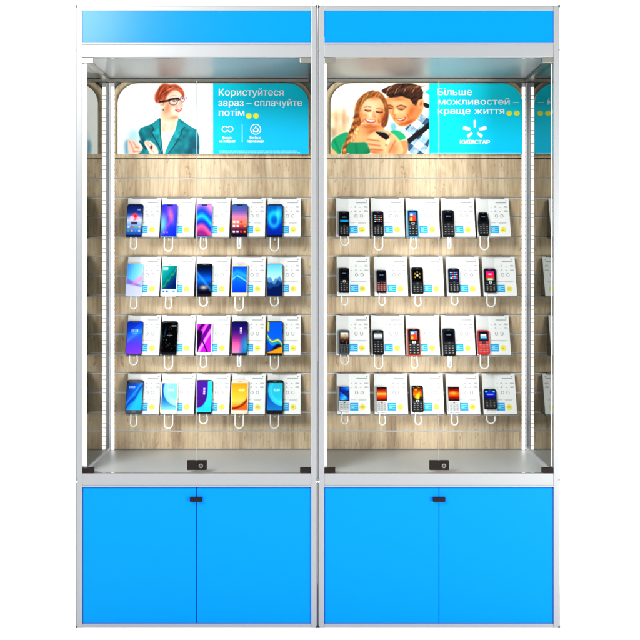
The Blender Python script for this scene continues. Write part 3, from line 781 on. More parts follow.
# ------------------------------------------------------------------ phone screens (u right, v down, both 0..1) -> sRGB
def C(*a): return np.array(a, float) / 255.
def mixc(a, b, t): t = np.clip(t, 0, 1)[..., None]; return a * (1 - t) + b * t
def grad(V, *cs):
    out = np.ones(V.shape + (3,)) * C(*cs[0]); n = len(cs) - 1
    for i in range(n): out = mixc(out, C(*cs[i + 1]), V * n - i)
    return out
def sp(a, w=.03): return np.clip(.5 - a / (2 * w), 0, 1)      # 1 where a<0
def icons(c, U, V, rows, cols=4, x0=.14, dx=.24, r=.055, cl=None):
    cl = cl or [(250, 250, 250), (240, 90, 60), (90, 200, 90), (255, 200, 60), (80, 170, 250), (230, 230, 230)]
    k = 0
    for v in rows:
        for i in range(cols):
            m = sp(np.maximum(np.abs(U - x0 - dx * i), np.abs(V - v) * 2) - r, .03); c = mixc(c, C(*cl[(k * 5 + i * 2) % len(cl)]), m); k += 1
    return c
def clock(c, U, V, x, y, s=.12, col=(235, 240, 250)):
    for i, dx in enumerate((-1.2, -.45, .45, 1.2)):
        m = sp(np.maximum(np.abs(U - x - dx * s) - s * .25, np.abs(V - y) - s * .28), .012); c = mixc(c, C(*col), m * .8)
    return mixc(c, C(*col), sp(np.maximum(np.abs(U - x) - s * 1.2, np.abs(V - y - s * .55) - .008), .01) * .5)
def s11(U, V):
    c = grad(V, (30, 50, 120), (50, 80, 160), (200, 215, 245), (120, 160, 215), (40, 90, 180))
    c = mixc(c, C(255, 90, 110), sp(np.hypot((U - .52) * 1.0, (V - .38) * 1.7) - .20, .05))
    c = mixc(c, C(255, 200, 225), sp(np.hypot((U - .35), (V - .43) * 2.2) - .16, .07)); c = mixc(c, C(255, 190, 215), sp(np.hypot((U - .75), (V - .45) * 2.2) - .14, .06))
    c = mixc(c, C(235, 40, 60), sp(np.hypot((U - .52), (V - .36) * 2) - .07, .04))
    c = mixc(c, C(60, 40, 60), sp(np.maximum(np.abs(U - .5) - .2, np.abs(V - .60) - .03), .03))
    c = clock(c, U, V, .78, .14, .07)
    return icons(c, U, V, (.73, .86))
def s12(U, V):
    c = grad((U * .5 + V) / 1.5, (60, 70, 220), (120, 90, 240), (60, 80, 230), (30, 60, 200))
    c = mixc(c, C(255, 150, 110), sp(np.abs(U - .62 - (V - .4) * .5) - .09, .16) * sp(np.abs(V - .35) - .18, .2))
    c = mixc(c, C(225, 90, 190), sp(np.abs(U - .5 + (V - .6) * .9) - .07, .14) * sp(np.abs(V - .62) - .2, .2) * .8)
    return icons(mixc(c, C(120, 190, 255), sp(np.hypot(U - .05, V - .62) - .25, .15)), U, V, (.9,), 2, .2, .2, .04, [(230, 150, 240)])
def s13(U, V):
    w = V + .18 * np.sin(U * 3.2 + .5)
    return grad(np.clip(w - .05, 0, 1), (235, 150, 200), (150, 120, 220), (40, 90, 215), (50, 200, 250), (40, 70, 190), (235, 110, 160), (150, 60, 140))
def s14(U, V):
    c = grad(V, (70, 110, 170), (120, 110, 180), (215, 140, 175), (235, 140, 120), (110, 50, 80), (40, 25, 50))
    return icons(c, U, V, (.56, .70, .88), 4, .14, .24, .07, [(250, 250, 250), (240, 150, 70), (220, 230, 250), (90, 200, 120), (235, 70, 60)])
def s15(U, V):
    c = grad(V, (20, 110, 190), (20, 150, 215), (15, 80, 190), (10, 60, 170))
    d = np.hypot((U - .45) * .9, (V - .48) * 1.2)
    c = mixc(c, C(70, 225, 245), sp(np.abs(d - .27) - .05, .12)); return mixc(c, C(120, 235, 240), sp(np.hypot(U - .75, V - .25) - .12, .14) * .8)
def s21(U, V):
    c = grad((U + V * .6) / 1.6, (90, 150, 235), (120, 205, 250), (170, 215, 250), (190, 180, 240))
    c = mixc(c, C(150, 130, 215), sp(V - .62 - U * .12, .03) * sp(.45 - V + U * .25, .04)); c = mixc(c, C(200, 205, 245), sp(.63 + U * .1 - V, .03))
    return mixc(c, C(245, 150, 200), sp(np.abs(V - .74 + U * .3) - .05, .08) * sp(.4 - U, .1))
def s22(U, V):
    c = grad((U * .7 + V) / 1.7, (60, 190, 180), (20, 150, 150), (20, 60, 120), (10, 30, 90))
    e = V - .85 + U * .75 + .04 * np.sin(U * 22)
    c = mixc(c, C(70, 190, 90), sp(np.abs(e) - .03, .04) * .8)
    c = mixc(c, C(255, 255, 255), sp(np.maximum(np.abs(U - .22) - .16, np.abs(V - .1) - .035), .03))
    c = mixc(c, C(200, 215, 225), sp(.84 - V, .01)); return icons(c, U, V, (.92,), 4, .15, .23, .06, [(60, 120, 220), (40, 170, 190), (250, 250, 250), (70, 80, 200)])
def s23(U, V):
    c = grad(V, (10, 25, 50), (10, 60, 130), (20, 120, 215), (20, 60, 120), (20, 15, 30))
    c = mixc(c, C(120, 200, 255), sp(np.abs(V - .25 - U * .62) - .02, .1) * .8); return mixc(c, C(255, 200, 160), sp(np.hypot((U - .5) * .6, (V - .78) * 2) - .10, .12))
def s24(U, V):
    c = grad(V, (20, 100, 220), (30, 150, 240), (20, 110, 220), (15, 80, 200))
    e = V - .35 - .35 * np.clip(U - .3, 0, 1) ** 1.2 - .5 * np.clip(.3 - U, 0, 1)
    c = mixc(c, C(230, 250, 255), sp(np.abs(e) - .012, .04)); c = mixc(c, C(120, 210, 250), sp(e + .1, .06) * sp(-e - .2, .1) * .5)
    return mixc(c, C(10, 60, 140), sp(np.abs(U - .25) - .02, .03) * sp(np.abs(V - .5) - .2, .05) * .5)
def s25(U, V):
    c = grad(V, (120, 200, 235), (200, 235, 250), (225, 240, 250))
    for b0, col, f in ((.46, (110, 160, 200), 9.), (.58, (40, 90, 150), 7.), (.72, (15, 50, 110), 5.)):
        c = mixc(c, C(*col), sp(b0 + .05 * np.sin(U * f + b0 * 9) + .03 * np.sin(U * f * 2.3) - V, .03))
    return c
def s31(U, V):
    c = grad(V, (30, 80, 210), (40, 130, 240), (110, 90, 240), (150, 80, 235))
    c = mixc(c, C(120, 210, 255), sp(np.abs(V - .62 + U * .45 - .1 * U * U) - .01, .10) * .7); c = mixc(c, C(20, 40, 160), sp(V - .42 + U * .5, .04) * .4)
    return clock(c, U, V, .5, .28, .15)
def s32(U, V):
    c = np.ones(U.shape + (3,)) * C(12, 12, 16)
    c = mixc(c, C(20, 130, 180), sp(np.abs(U - .22 + (V - .3) * .3) - .01, .05) * sp(np.abs(V - .3) - .18, .08))
    rs = np.random.RandomState(3)
    for _ in range(26):
        x, y = rs.rand(2); c = mixc(c, C(*([(230, 230, 235), (160, 60, 90), (90, 190, 200)][rs.randint(3)])), sp(np.hypot((U - x), (V - y) * 2) - .012, .03))
    c = mixc(c, C(235, 235, 235), sp(np.maximum(np.abs(U - .78) - .16, np.abs(V - .1) - .012), .012))
    return mixc(c, C(200, 200, 210), sp(np.maximum(np.abs(U - .52) - .18, np.abs(V - .42) - .007), .01))
def s33(U, V):
    c = np.ones(U.shape + (3,)) * C(190, 50, 200)
    t = V + U * .9
    for a, w, col in ((.35, .10, (90, 20, 110)), (.62, .07, (235, 120, 240)), (.85, .12, (120, 25, 150)), (1.1, .09, (245, 150, 250))): c = mixc(c, C(*col), sp(np.abs(t - a) - w, .03))
    c = mixc(c, C(40, 10, 60), sp(U - .5 + V * .4, .03) * sp(.25 - V, .03) * .9)
    t2 = V - (U - .85) * 1.1; m = sp(.9 - t2, .03) * sp(.35 - U, .03); return mixc(c, C(60, 15, 80), sp(np.abs(t2 - 1.08) - .05, .03) * m)
def s34(U, V):
    c = grad(V, (30, 30, 110), (70, 40, 130), (150, 60, 150), (240, 120, 170), (200, 150, 190))
    c = mixc(c, C(30, 90, 190), sp(.62 - U, .2) * sp(.45 - V, .25) * .85); c = mixc(c, C(60, 190, 200), sp(np.hypot(U - .95, V - .75) - .22, .2) * .8)
    for k in range(3): c = mixc(c, C(240, 240, 250), sp(np.maximum(np.abs(U - .58) - .07, np.abs(V - .2 - k * .07) - .03), .015) * (.9 if k < 2 else .5))
    return c
def s35(U, V):
    c = grad(V, (20, 110, 225), (25, 120, 235), (30, 110, 220)); e = V - .42 - .35 * U - .1 * np.sin(U * 6)
    c = mixc(c, C(240, 225, 60), sp(np.abs(e) - .035, .03)); c = mixc(c, C(40, 170, 200), sp(np.abs(e - .09) - .04, .03)); c = mixc(c, C(15, 80, 200), sp(.14 - e, .03) * .6)
    c = mixc(c, C(15, 30, 90), sp(.82 - V + .12 * np.sin(U * 5 + 1), .03) * .9); c = mixc(c, C(250, 170, 30), sp(.88 - V + .2 * (.5 - U), .03)); return mixc(c, C(235, 210, 60), sp(U - .12, .03) * sp(V - .3, .04) * .9)
def s41(U, V):
    c = grad((U + V) / 2, (25, 70, 140), (20, 110, 220), (60, 200, 245), (20, 190, 235)); e = V - .7 + U * .8
    c = mixc(c, C(20, 60, 180), sp(np.abs(e - .22 + .05 * np.sin(U * 9)) - .05, .06) * .8); c = mixc(c, C(170, 240, 255), sp(np.abs(e - .05) - .01, .05) * .7)
    return clock(c, U, V, .32, .15, .13)
def arcs(base, arc, U, V, cx, cy, r):
    d = np.hypot((U - cx), (V - cy) * 1.9) - r; c = mixc(base, arc, sp(-d, .03) * sp(.4 - V + .3 * U, .3)); return c
def s42(U, V):
    c = grad(V, (150, 205, 225), (140, 200, 230), (200, 225, 240)); d = np.hypot((U - 1.1), (V - .25) * 1.7) - 1.0
    c = mixc(c, grad(V, (60, 120, 190), (30, 90, 170), (60, 140, 200), (150, 210, 235)), sp(-d, .03)); c = clock(c, U, V, .6, .25, .13); return mixc(c, C(225, 240, 250), sp(np.abs(d + .25) - .01, .15) * .5)
def s43(U, V):
    c = np.ones(U.shape + (3,)) * C(90, 35, 150); d = np.hypot(np.maximum(U - .1, 0) , np.maximum(V - .35, 0) * 1.2) - .62
    c = mixc(c, C(110, 50, 190), sp(V - .3, .3) * .5); c = mixc(c, C(60, 215, 240), sp(-d, .03)); c = mixc(c, C(50, 180, 245), sp(.75 - V, .1) * sp(-d, .03) * .6)
    for k in range(3): c = mixc(c, C(235, 225, 250), sp(np.maximum(np.abs(U - .5) - .06, np.abs(V - .25 - k * .075) - .03), .015) * .9)
    return c
def s44(U, V):
    c = grad(V, (245, 170, 40), (250, 190, 60), (255, 205, 110), (240, 130, 40)); d = np.hypot((U - .0), (V - .2) * 1.6) - 1.15
    c = mixc(c, C(150, 60, 20), sp(np.abs(d - .05) - .08, .06) * sp(.5 - V, .2)); c = mixc(c, C(225, 120, 40), sp(.12 - d, .05)); return clock(c, U, V, .62, .25, .13)
def s45(U, V):
    c = grad(V, (60, 190, 215), (60, 200, 225), (90, 220, 235)); d = np.hypot((U - 1.0), (V - .25) * 1.6) - .95
    c = mixc(c, grad(V, (20, 110, 170), (20, 90, 170), (30, 120, 200), (30, 150, 215)), sp(-d, .03)); c = clock(c, U, V, .62, .25, .13); return mixc(c, C(180, 240, 250), sp(np.abs(d + .2) - .01, .1) * .5)

def smart(loc, x0, x1, y0, y1, fn, body, bez, notch, label, home=False):
    """bez: (side, top, bottom) bezel in mm"""
    xc = (x0 + x1) / 2
    Pb = on_slope(xc, y1, loc, PH + .0) ; Pt = on_slope(xc, y0, loc, PH)
    H = (Pt - Pb).dot(UV); k = ((Pb + Pt) / 2 - CAM).y / D / S; w = (x1 - x0) * k
    root = thing('smartphone', label, 'smartphone', Pb - UN * .008, 'smartphones on the info stands', -ALPHA)
    b = B(); prism(b, rr(-w / 2, w / 2, 0, H, w * .115, 5), 0.0, -0.0078)
    es = [e for e in b.edges if abs(e.verts[0].co.y - e.verts[1].co.y) < 1e-6 and e.verts[0].co.y < -.007]
    bmesh.ops.bevel(b, geom=es, offset=.0012, segments=2, affect='EDGES')
    obj('body', b, body, root)
    s, t, bt = (q / 1000 for q in bez)
    if home is not None and M['facew'] is not None:
        pass
    b = B(); prism(b, rr(-w / 2 + .0014, w / 2 - .0014, .0014, H - .0014, w * .09, 5), -.0081, -.0079)
    obj('front_glass', b, body if home == 'pale' else M['glassblack'], root)
    painted('screen', -w / 2 + s, w / 2 - s, bt, H - t, -.0084, 36, 72, fn, M['screen'], root)
    if notch:
        b = B(); box(b, -w * .17, w * .17, -.0087, -.0083, H - t - .0036, H - t + .0006); obj('notch', b, M['glassblack'], root)
    if t > .006:
        b = B(); box(b, -w * .12, w * .12, -.0088, -.0080, H - t * .5 - .0007, H - t * .5 + .0007)
        disc(b, (w * .24, H - t * .5), .0010, -.0088, -.0080, 10); obj('earpiece', b, M['grey'] if home != 'pale' else M['ink'], root)
    if home and home is not True and bt > .006 or home is True:
        b = B(); prism(b, rr(-w * .13, w * .13, bt * .5 - .0026, bt * .5 + .0026, .0024, 5), -.0088, -.0080)
        obj('home_button', b, M['grey'] if home is True else M['silver'], root)
    b = B(); box(b, w / 2 - .0004, w / 2 + .0006, -.0052, -.0026, H * .62, H * .76); obj('side_button', b, body, root)
    return root
M['facew'] = None
M['glassblack'] = mat('black_glass', (0.006, 0.006, 0.008), 0.04, 0, 0.03)
M['grey'] = mat('dark_grey_plastic', (0.06, 0.06, 0.065), 0.4)
M['silver'] = mat('silver_plastic', (0.62, 0.64, 0.68), 0.35, 0.2)
M['bk'] = mat('phone_black', (0.007, 0.007, 0.008), 0.25, 0, 0.05)
M['navy'] = mat('phone_navy', (0.008, 0.014, 0.05), 0.25, 0, 0.05)
M['bluep'] = mat('phone_blue', (0.06, 0.16, 0.45), 0.3, 0.3)
M['gold'] = mat('phone_gold', (0.60, 0.49, 0.33), 0.35, 0.2)
M['goldp'] = mat('phone_rose_gold', (0.66, 0.50, 0.36), 0.35, 0.2)
M['wh'] = mat('phone_white', (0.64, 0.645, 0.65), 0.35)
M['sil'] = mat('phone_silver', (0.58, 0.64, 0.74), 0.35, 0.2)
M['rose'] = mat('phone_brown', (0.20, 0.13, 0.11), 0.3, 0.3)
M['lilac'] = mat('phone_lilac', (0.45, 0.50, 0.78), 0.3, 0.3)

CX1 = [145.0, 179.2, 214.0, 249.2, 284.4]
TOPS = [198.6, 257.0, 315.4, 373.8]
PX = [133.4, 168.4, 203.4, 239.2, 274.6]
PY = [(204.2, 236.6), (263.6, 296.2), (321.2, 354.8), (380.0, 413.8)]
A3 = (1.6, 3.0, 4.0); N3 = (1.6, 2.2, 4.2); T3 = (2.6, 12.0, 13.5)
SM = [
 [(s11, M['navy'], (2.0, 5, 6), 0, 'navy smartphone showing a pink faceted bird over app icons', False, 'M'),
  (s12, M['bluep'], N3, 1, 'notched smartphone showing violet blue swirls with an orange streak', False, 'W'),
  (s13, M['bluep'], N3, 1, 'notched smartphone showing pink and bright blue waves', False, 'M'),
  (s14, M['navy'], N3, 1, 'smartphone showing a pink sunset behind three rows of app icons', False, 'N'),
  (s15, M['bk'], (2.0, 5, 6), 0, 'dark smartphone showing a teal cloud swirl', False, 'W')],
 [(s21, M['lilac'], (.8, 1.0, 1.2), 0, 'frameless pale smartphone showing light blue and lilac', False, 'M'),
  (s22, M['wh'], (2.6, 9, 10), 0, 'white-framed smartphone showing a green coast beside dark blue water', 'pale', 'M'),
  (s23, M['bk'], (2.4, 8, 9), 0, 'black smartphone showing a blue light beam over a glowing horizon', False, 'S'),
  (s24, M['gold'], (2.8, 11, 13), 0, 'gold smartphone showing a white wave curling over bright blue', 'pale', 'W'),
  (s25, M['rose'], (2.2, 3, 3), 0, 'slim smartphone showing misty blue mountain ridges', False, 'S')],
 [(s31, M['navy'], N3, 1, 'notched smartphone showing a clock on blue to violet', False, 'S'),
  (s32, M['bk'], (1.8, 7, 8), 0, 'black smartphone with a nearly black screen of scattered sparkles', False, 'W'),
  (s33, M['sil'], (3.0, 11, 8), 0, 'silver smartphone showing magenta and purple diagonal stripes', 'pale', 'M'),
  (s34, M['bk'], (2.4, 5, 6), 0, 'black smartphone showing a navy, purple and pink aurora', False, 'N'),
  (s35, M['bk'], (2.0, 5, 6), 0, 'black smartphone showing a yellow wave and orange corner', False, 'W')],
 [(s41, M['navy'], T3, 0, 'dark smartphone with home button showing deep blue and cyan feathers', True, 'M'),
  (s42, M['gold'], T3, 0, 'pale gold smartphone showing a steel blue arc on light blue', 'pale', 'W'),
  (s43, M['bk'], (2.4, 5, 6), 0, 'black smartphone with a screen half purple and half cyan', False, 'S'),
  (s44, M['goldp'], T3, 0, 'rose gold smartphone showing a glowing orange and brown arc', 'pale', 'W'),
  (s45, M['bk'], T3, 0, 'black smartphone showing a dark blue arc on turquoise', False, 'W')]]
first = True
for r_ in range(4):
    for c_ in range(5):
        fn, body, bez, notch, desc, home, lk = SM[r_][c_]
        w = 8.0 if r_ != 3 else 8.4
        if first:
            st, loc = place_stand(CX1[c_], TOPS[r_], desc, lk, PX[c_], PY[r_][1]); PARTS = [ch for ch in st.children if ch.name.split('.')[0] not in ('security_cable', 'mount')]; first = False
        else: st, loc = place_stand(CX1[c_], TOPS[r_], desc, lk, PX[c_], PY[r_][1])
        smart(loc, PX[c_] - w, PX[c_] + w, *PY[r_], fn, body, bez, notch, desc, home)

# ------------------------------------------------------------------ keypad phones
def k_dark(txt=True, bar=None):
    def f(U, V):
        c = grad(V, (16, 20, 30), (24, 28, 40)); c = clock(c, U, V, .5, .35, .17, (190, 205, 225))
        if bar: c = mixc(c, C(*bar), sp(np.abs(V - .72) - .10, .03))
        return c
    return f
def k_icons(bg=(20, 22, 40)):
    def f(U, V):
        c = np.ones(U.shape + (3,)) * C(*bg); return icons(c, U, V, (.16, .36, .56, .78), 4, .14, .24, .085, [(250, 250, 250), (240, 110, 60), (110, 190, 250), (230, 90, 200), (90, 220, 150), (255, 210, 80)])
    return f
def k_pic(a, b, c2_, d):
    def f(U, V):
        c = grad(V, a, b); c = mixc(c, C(*c2_), sp(np.hypot((U - .6), (V - .55)) - .26, .08)); c = mixc(c, C(*d), sp(np.hypot((U - .25), (V - .8)) - .2, .08)); 
        return mixc(c, C(250, 250, 255), sp(np.hypot((U - .3) * .7, V - .25) - .13, .06))
    return f
def k_flame(U, V):
    c = grad(V, (60, 10, 5), (170, 40, 10), (255, 130, 20), (190, 40, 10), (60, 10, 5)); return mixc(c, C(255, 190, 90), sp(np.hypot((U - .45) * .5, V - .45) - .10, .12))
def k_flame2(U, V):
    c = grad(V, (40, 5, 5), (210, 60, 10), (255, 150, 40), (240, 90, 10), (120, 20, 5)); return mixc(c, C(255, 225, 170), sp(np.abs(V - .5) - .03, .08))
def k_leaf(U, V):
    c = grad(V, (60, 30, 5), (200, 90, 10), (230, 140, 20), (50, 30, 10)); d = hashn(U, V, .22, 4); return mixc(c, C(255, 225, 60), np.clip(d * 3 - 1.7, 0, 1))
def k_bluefl(U, V):
    c = grad((U + V) / 2, (10, 60, 160), (30, 120, 230), (90, 200, 240), (20, 70, 190)); return mixc(c, C(10, 20, 110), sp(V - .3 - U * .6, .06) * sp(.2 - V, .1) * .7)
def k_gray(U, V): 
    c = grad(V, (90, 95, 100), (225, 228, 230), (200, 204, 208), (90, 95, 100)); return mixc(c, C(60, 60, 70), sp(np.maximum(np.abs(U - .5) - .25, np.abs(V - .45) - .05), .03) * .5)
def k_photo(U, V):
    c = grad(V, (225, 235, 245), (190, 170, 150), (80, 60, 60), (30, 40, 60)); d = hashn(U, V, .2, 8); return mixc(c, C(230, 150, 60), np.clip(d * 3 - 1.9, 0, 1) * .8)
def k_win(U, V):
    c = grad(V, (10, 40, 60), (30, 90, 120)); c = mixc(c, C(225, 240, 250), sp(np.maximum(np.abs(U - .5) - .34, np.abs(V - .5) - .27), .03)); c = mixc(c, C(120, 190, 220), sp(np.maximum(np.abs(U - .5) - .26, np.abs(V - .62) - .12), .03)); return c
def k_red(U, V):
    c = grad(V, (190, 40, 170), (230, 50, 120), (240, 60, 60), (90, 160, 140)); c = mixc(c, C(255, 240, 245), sp(np.maximum(np.abs(U - .5) - .2, np.abs(V - .35) - .06), .05)); return mixc(c, C(220, 240, 210), sp(np.abs(U - .5) - .3, .03) * sp(.8 - V, .03) * .8)
def k_gold(U, V):
    c = np.ones(U.shape + (3,)) * C(14, 14, 14)
    for x, y in ((.5, .2), (.25, .35), (.75, .35), (.5, .5), (.25, .65), (.75, .65)): c = mixc(c, C(225, 190, 90), sp(np.hypot(U - x, (V - y)) - .07, .04))
    return mixc(c, C(250, 250, 250), sp(np.hypot(U - .5, V - .48) - .1, .06))
def k_blue(U, V):
    c = grad(V, (40, 60, 200), (20, 40, 210), (15, 25, 120)); c = mixc(c, C(60, 230, 160), sp(np.hypot(U - .12, V - .14) - .12, .04)); c = mixc(c, C(60, 230, 160), sp(np.hypot(U - .88, V - .14) - .12, .04)); return mixc(c, C(150, 180, 255), sp(np.maximum(np.abs(U - .5) - .32, np.abs(V - .48) - .07), .03))

M['keyk'] = mat('key_dark', (0.018, 0.018, 0.02), 0.5, 0, 0.2)
M['keyl'] = mat('key_legend', (0.26, 0.265, 0.28), 0.5)
M['keyw'] = mat('key_white', (0.44, 0.45, 0.47), 0.4)
M['orange'] = mat('orange_shell', (0.45, 0.05, 0.012), 0.35)
M['cyansh'] = mat('blue_shell', (0.0, 0.26, 0.50), 0.35)
M['red'] = mat('red_shell', (0.50, 0.008, 0.010), 0.35)
M['redkey'] = mat('red_key', (0.55, 0.05, 0.045), 0.4)
M['graysh'] = mat('grey_shell', (0.055, 0.065, 0.065), 0.35)
M['redline'] = mat('red_key_border', (0.22, 0.03, 0.03), 0.4)

def feature(loc, x0, x1, y0, y1, fn, body, label, shell=None, scr=(.10, .06, .46), key='dark', hexa=False):
    """scr = (side margin fraction, top fraction, bottom fraction from top)"""
    xc = (x0 + x1) / 2
    Pb = on_slope(xc, y1, loc, PH); Pt = on_slope(xc, y0, loc, PH)
    H = (Pt - Pb).dot(UV); k = ((Pb + Pt) / 2 - CAM).y / D / S; w = (x1 - x0) * k
    root = thing('keypad_phone', label, 'mobile phone', Pb - UN * .012, 'keypad phones on the info stands', -ALPHA)
    def outline(ins):
        if hexa:
            W_ = w / 2 - ins
            return [(W_ * .78, ins), (W_ * .98, H * .22), (W_, H * .6), (W_ * .80, H - ins - .002), (W_ * .6, H - ins), (-W_ * .6, H - ins), (-W_ * .80, H - ins - .002), (-W_, H * .6), (-W_ * .98, H * .22), (-W_ * .78, ins)]
        return rr(-w / 2 + ins, w / 2 - ins, ins, H - ins, w * .13 - ins * .3, 5)
    b = B(); prism(b, outline(0), 0.0, -0.0112)
    es = [e for e in b.edges if abs(e.verts[0].co.y - e.verts[1].co.y) < 1e-6 and e.verts[0].co.y < -.011]
    bmesh.ops.bevel(b, geom=es, offset=.0018, segments=2, affect='EDGES')
    obj('shell' if shell else 'body', b, shell or body, root)
    if shell and shell is not M['red']:
        b = B(); prism(b, outline(.0030), -.0112, -.0122); obj('front_cover', b, body, root)
    mg, t, bt = scr
    zs1, zs0 = H * (1 - t), H * (1 - bt)
    b = B(); prism(b, rr(-w / 2 + w * mg - .002, w / 2 - w * mg + .002, zs0 - .003, zs1 + .003, .0015, 4), -.0110, -.01235); obj('display_window', b, M['glassblack'], root)
    painted('screen', -w / 2 + w * mg, w / 2 - w * mg, zs0, zs1, -.01255, 26, 26, fn, M['screen'], root)
    # navigation key and keypad
    kb_, km = B(), {'dark': 'keyk', 'white': 'keyw', 'red': 'redkey', 'redline': 'redline', 'light': 'keyk'}[key]
    top = zs0 - .004; nz = H * .10
    yk = -.0134 if shell is None or shell is M['red'] else -.0134
    b = B(); prism(b, rr(-w * .13, w * .13, top - nz, top - .001, .002, 4), -.0110, yk); nk = obj('navigation_key', b, M['keyw'] if key in ('white',) else (M['silver'] if key in ('light',) else M['keyk']), root)
    b = B(); disc(b, (0, top - nz / 2 - .0005), min(nz * .28, w * .09), yk - .0004, yk, 12); obj('select_button', b, M[km] if key == 'light' else M['graysh'], nk)
    for sx in (-1, 1): box(kb_, sx * w * .30 - w * .12, sx * w * .30 + w * .12, yk + .0004, -.0110, top - nz * .85, top - nz * .35, .0004)
    kt = top - nz - .0012; kh = (kt - .004) / 4
    leg = B()
    for r2 in range(4):
        for c2_ in range(3):
            xx = (c2_ - 1) * w * .285; z1 = kt - r2 * kh
            box(kb_, xx - w * .125, xx + w * .125, yk + .0003, -.0110, z1 - kh * .80, z1, .0005)
            lw = w * (.035 if (r2 + c2_) % 2 else .055)
            box(leg, xx - lw, xx + lw, yk - .0001, yk + .0005, z1 - kh * .55, z1 - kh * .27)
    kp_ = obj('keypad', kb_, M[km], root)
    obj('key_legends', leg, M['keyl'] if key != 'white' else M['ink'], kp_)
    b = B(); box(b, -w * .1, w * .1, yk, -.011, H * (1 - t * .5) - .0006, H * (1 - t * .5) + .0006); obj('earpiece', b, M['grey'] if body is not M['wh'] else M['ink'], root)
    return root

CA = [352.6, 387.3, 421.9, 457.0, 491.9]; CB = [353.1, 390.4, 426.0, 461.8, 497.9]
FP = [
 [(339.1, 349.7, 211.4, 235.4, k_dark(bar=(40, 180, 230)), 'bk', 'black keypad phone whose dark screen has a bright blue bar', None, (.12, .10, .52), 'dark', 0, 'S'),
  (373.0, 384.0, 211.4, 235.4, k_icons(), 'bk', 'black keypad phone showing small app icons in the top row', None, (.12, .12, .52), 'dark', 0, 'W'),
  (408.0, 419.0, 210.0, 236.4, k_pic((60, 140, 220), (240, 70, 40), (250, 90, 60), (250, 190, 90)), 'bk', 'black keypad phone with blue sides', 'cyansh', (.20, .10, .42), 'light', 0, 'M'),
  (443.4, 455.0, 210.0, 236.4, k_dark(), 'bk', 'plain black keypad phone with white digits in top row', None, (.16, .12, .46), 'dark', 0, 'N'),
  (478.9, 489.9, 212.2, 235.2, k_dark(), 'bk', 'black keypad phone with a body tapered to both ends', None, (.20, .08, .44), 'dark', 1, 'W')],
 [(339.3, 349.4, 268.0, 292.2, k_dark(), 'bk', 'black keypad phone with silver navigation key, leftmost in second row', None, (.14, .10, .46), 'light', 0, 'M'),
  (376.9, 386.8, 270.0, 292.4, k_dark(), 'bk', 'small black keypad phone with dark red key borders', None, (.14, .10, .46), 'redline', 0, 'M'),
  (412.2, 423.8, 267.4, 293.4, k_gold, 'bk', 'black keypad phone showing gold sparkles around a white dot', None, (.10, .10, .54), 'dark', 0, 'M'),
  (449.2, 460.2, 268.3, 292.2, k_icons((30, 60, 110)), 'bk', 'black keypad phone showing coloured icons on blue background', None, (.12, .12, .50), 'dark', 0, 'M'),
  (485.2, 497.0, 268.3, 292.2, k_red, 'bk', 'black keypad phone showing a magenta and red picture', None, (.16, .12, .50), 'light', 0, 'W')],
 [(339.3, 349.8, 330.0, 354.2, k_photo, 'graysh', 'dark grey keypad phone showing a blurred street photo', None, (.12, .12, .56), 'dark', 0, 'S'),
  (373.0, 384.0, 330.0, 354.2, k_gray, 'bk', 'black keypad phone with a silver grey screen', None, (.12, .12, .40), 'dark', 0, 'W'),
  (408.0, 421.0, 328.4, 355.6, k_pic((90, 160, 230), (240, 80, 40), (250, 90, 50), (250, 180, 80)), 'bk', 'black keypad phone with orange red sides', 'orange', (.24, .10, .42), 'light', 0, 'M'),
  (443.6, 456.0, 328.4, 355.6, k_dark(), 'bk', 'plain black keypad phone with white digits in third row', None, (.16, .12, .46), 'dark', 0, 'N'),
  (478.6, 490.3, 330.0, 354.2, k_win, 'red', 'bright red keypad phone with red keys', 'red', (.14, .10, .42), 'red', 0, 'W')],
 [(339.3, 350.0, 386.2, 411.2, k_bluefl, 'wh', 'white keypad phone showing a blue flower picture', None, (.08, .05, .56), 'white', 0, 'M'),
  (377.0, 387.4, 386.2, 412.2, k_flame2, 'wh', 'white keypad phone showing a banded orange sunset', None, (.06, .06, .54), 'white', 0, 'M'),
  (412.4, 423.8, 385.6, 411.8, k_leaf, 'bk', 'black keypad phone showing yellow autumn leaves', None, (.14, .07, .50), 'light', 0, 'M'),
  (449.0, 460.2, 386.2, 412.2, k_flame, 'wh', 'white keypad phone showing a red and orange glowing ball', None, (.05, .05, .54), 'white', 0, 'M'),
  (484.8, 497.2, 389.0, 409.0, k_blue, 'bk', 'short black keypad phone with a deep blue screen', None, (.10, .08, .48), 'dark', 0, 'W')]]
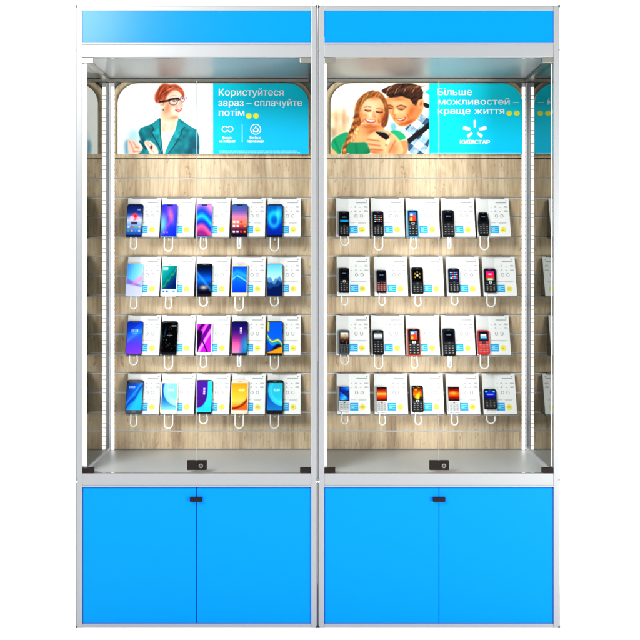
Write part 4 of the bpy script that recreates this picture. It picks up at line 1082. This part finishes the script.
for r_ in range(4):
    for c_ in range(5):
        x0, x1, y0, y1, fn, body, desc, shell, scr, key, hexa, lk = FP[r_][c_]
        st, loc = place_stand((CA if r_ % 2 == 0 else CB)[c_], TOPS[r_], desc, lk, (x0 + x1) / 2, y1)
        feature(loc, x0, x1, y0, y1, fn, M[body], desc, M[shell] if shell else None, scr, key, bool(hexa))

# ------------------------------------------------------------------ light
w = bpy.data.worlds.new('World'); SC.world = w; w.use_nodes = True
n, l = w.node_tree.nodes, w.node_tree.links
bg = n['Background']; bg.inputs['Color'].default_value = (1, 1, 1, 1)
tc = n.new('ShaderNodeTexCoord'); sx_ = n.new('ShaderNodeSeparateXYZ'); l.new(tc.outputs['Generated'], sx_.inputs[0])
mr = n.new('ShaderNodeMapRange'); mr.interpolation_type = 'SMOOTHSTEP'
mr.inputs['From Min'].default_value = -0.35; mr.inputs['From Max'].default_value = 0.15
mr.inputs['To Min'].default_value = 0.24; mr.inputs['To Max'].default_value = 2.2
l.new(sx_.outputs['Y'], mr.inputs['Value']); l.new(mr.outputs['Result'], bg.inputs['Strength'])
def area(name, loc, target, sx, sy, power, col=(1, 1, 1)):
    L_ = bpy.data.lights.new(name, 'AREA'); L_.shape = 'RECTANGLE'; L_.size = sx; L_.size_y = sy; L_.energy = power; L_.color = col
    o = bpy.data.objects.new(name, L_); COL.objects.link(o); o.location = loc
    o.rotation_euler = (Vector(target) - Vector(loc)).to_track_quat('-Z', 'Y').to_euler()
    o['kind'] = 'structure'
    return o
area('key_softbox', (-2.0, -3.1, 3.12), (0, 0.1, 1.2), 1.5, 1.3, 205, (1.0, 0.99, 0.97))
area('fill_softbox', (2.6, -3.2, 0.75), (0, 0.3, 1.4), 1.6, 1.5, 205, (1.0, 0.98, 0.96))

# ------------------------------------------------------------------ camera
cam = bpy.data.cameras.new('camera'); co = bpy.data.objects.new('camera', cam); COL.objects.link(co)
co.location = CAM; co.rotation_euler = (math.radians(90), 0, 0)
cam.sensor_width = 36; cam.lens = 36 * D / (640 / S); cam.shift_y = -(320 - CY) / 640; cam.clip_end = 100
SC.camera = co
SC.view_settings.view_transform = 'Standard'; SC.view_settings.look = 'None'; SC.view_settings.exposure = 0.0; SC.view_settings.gamma = 1.0
SC.render.engine = 'CYCLES'
SC.cycles.max_bounces = 10; SC.cycles.transparent_max_bounces = 16
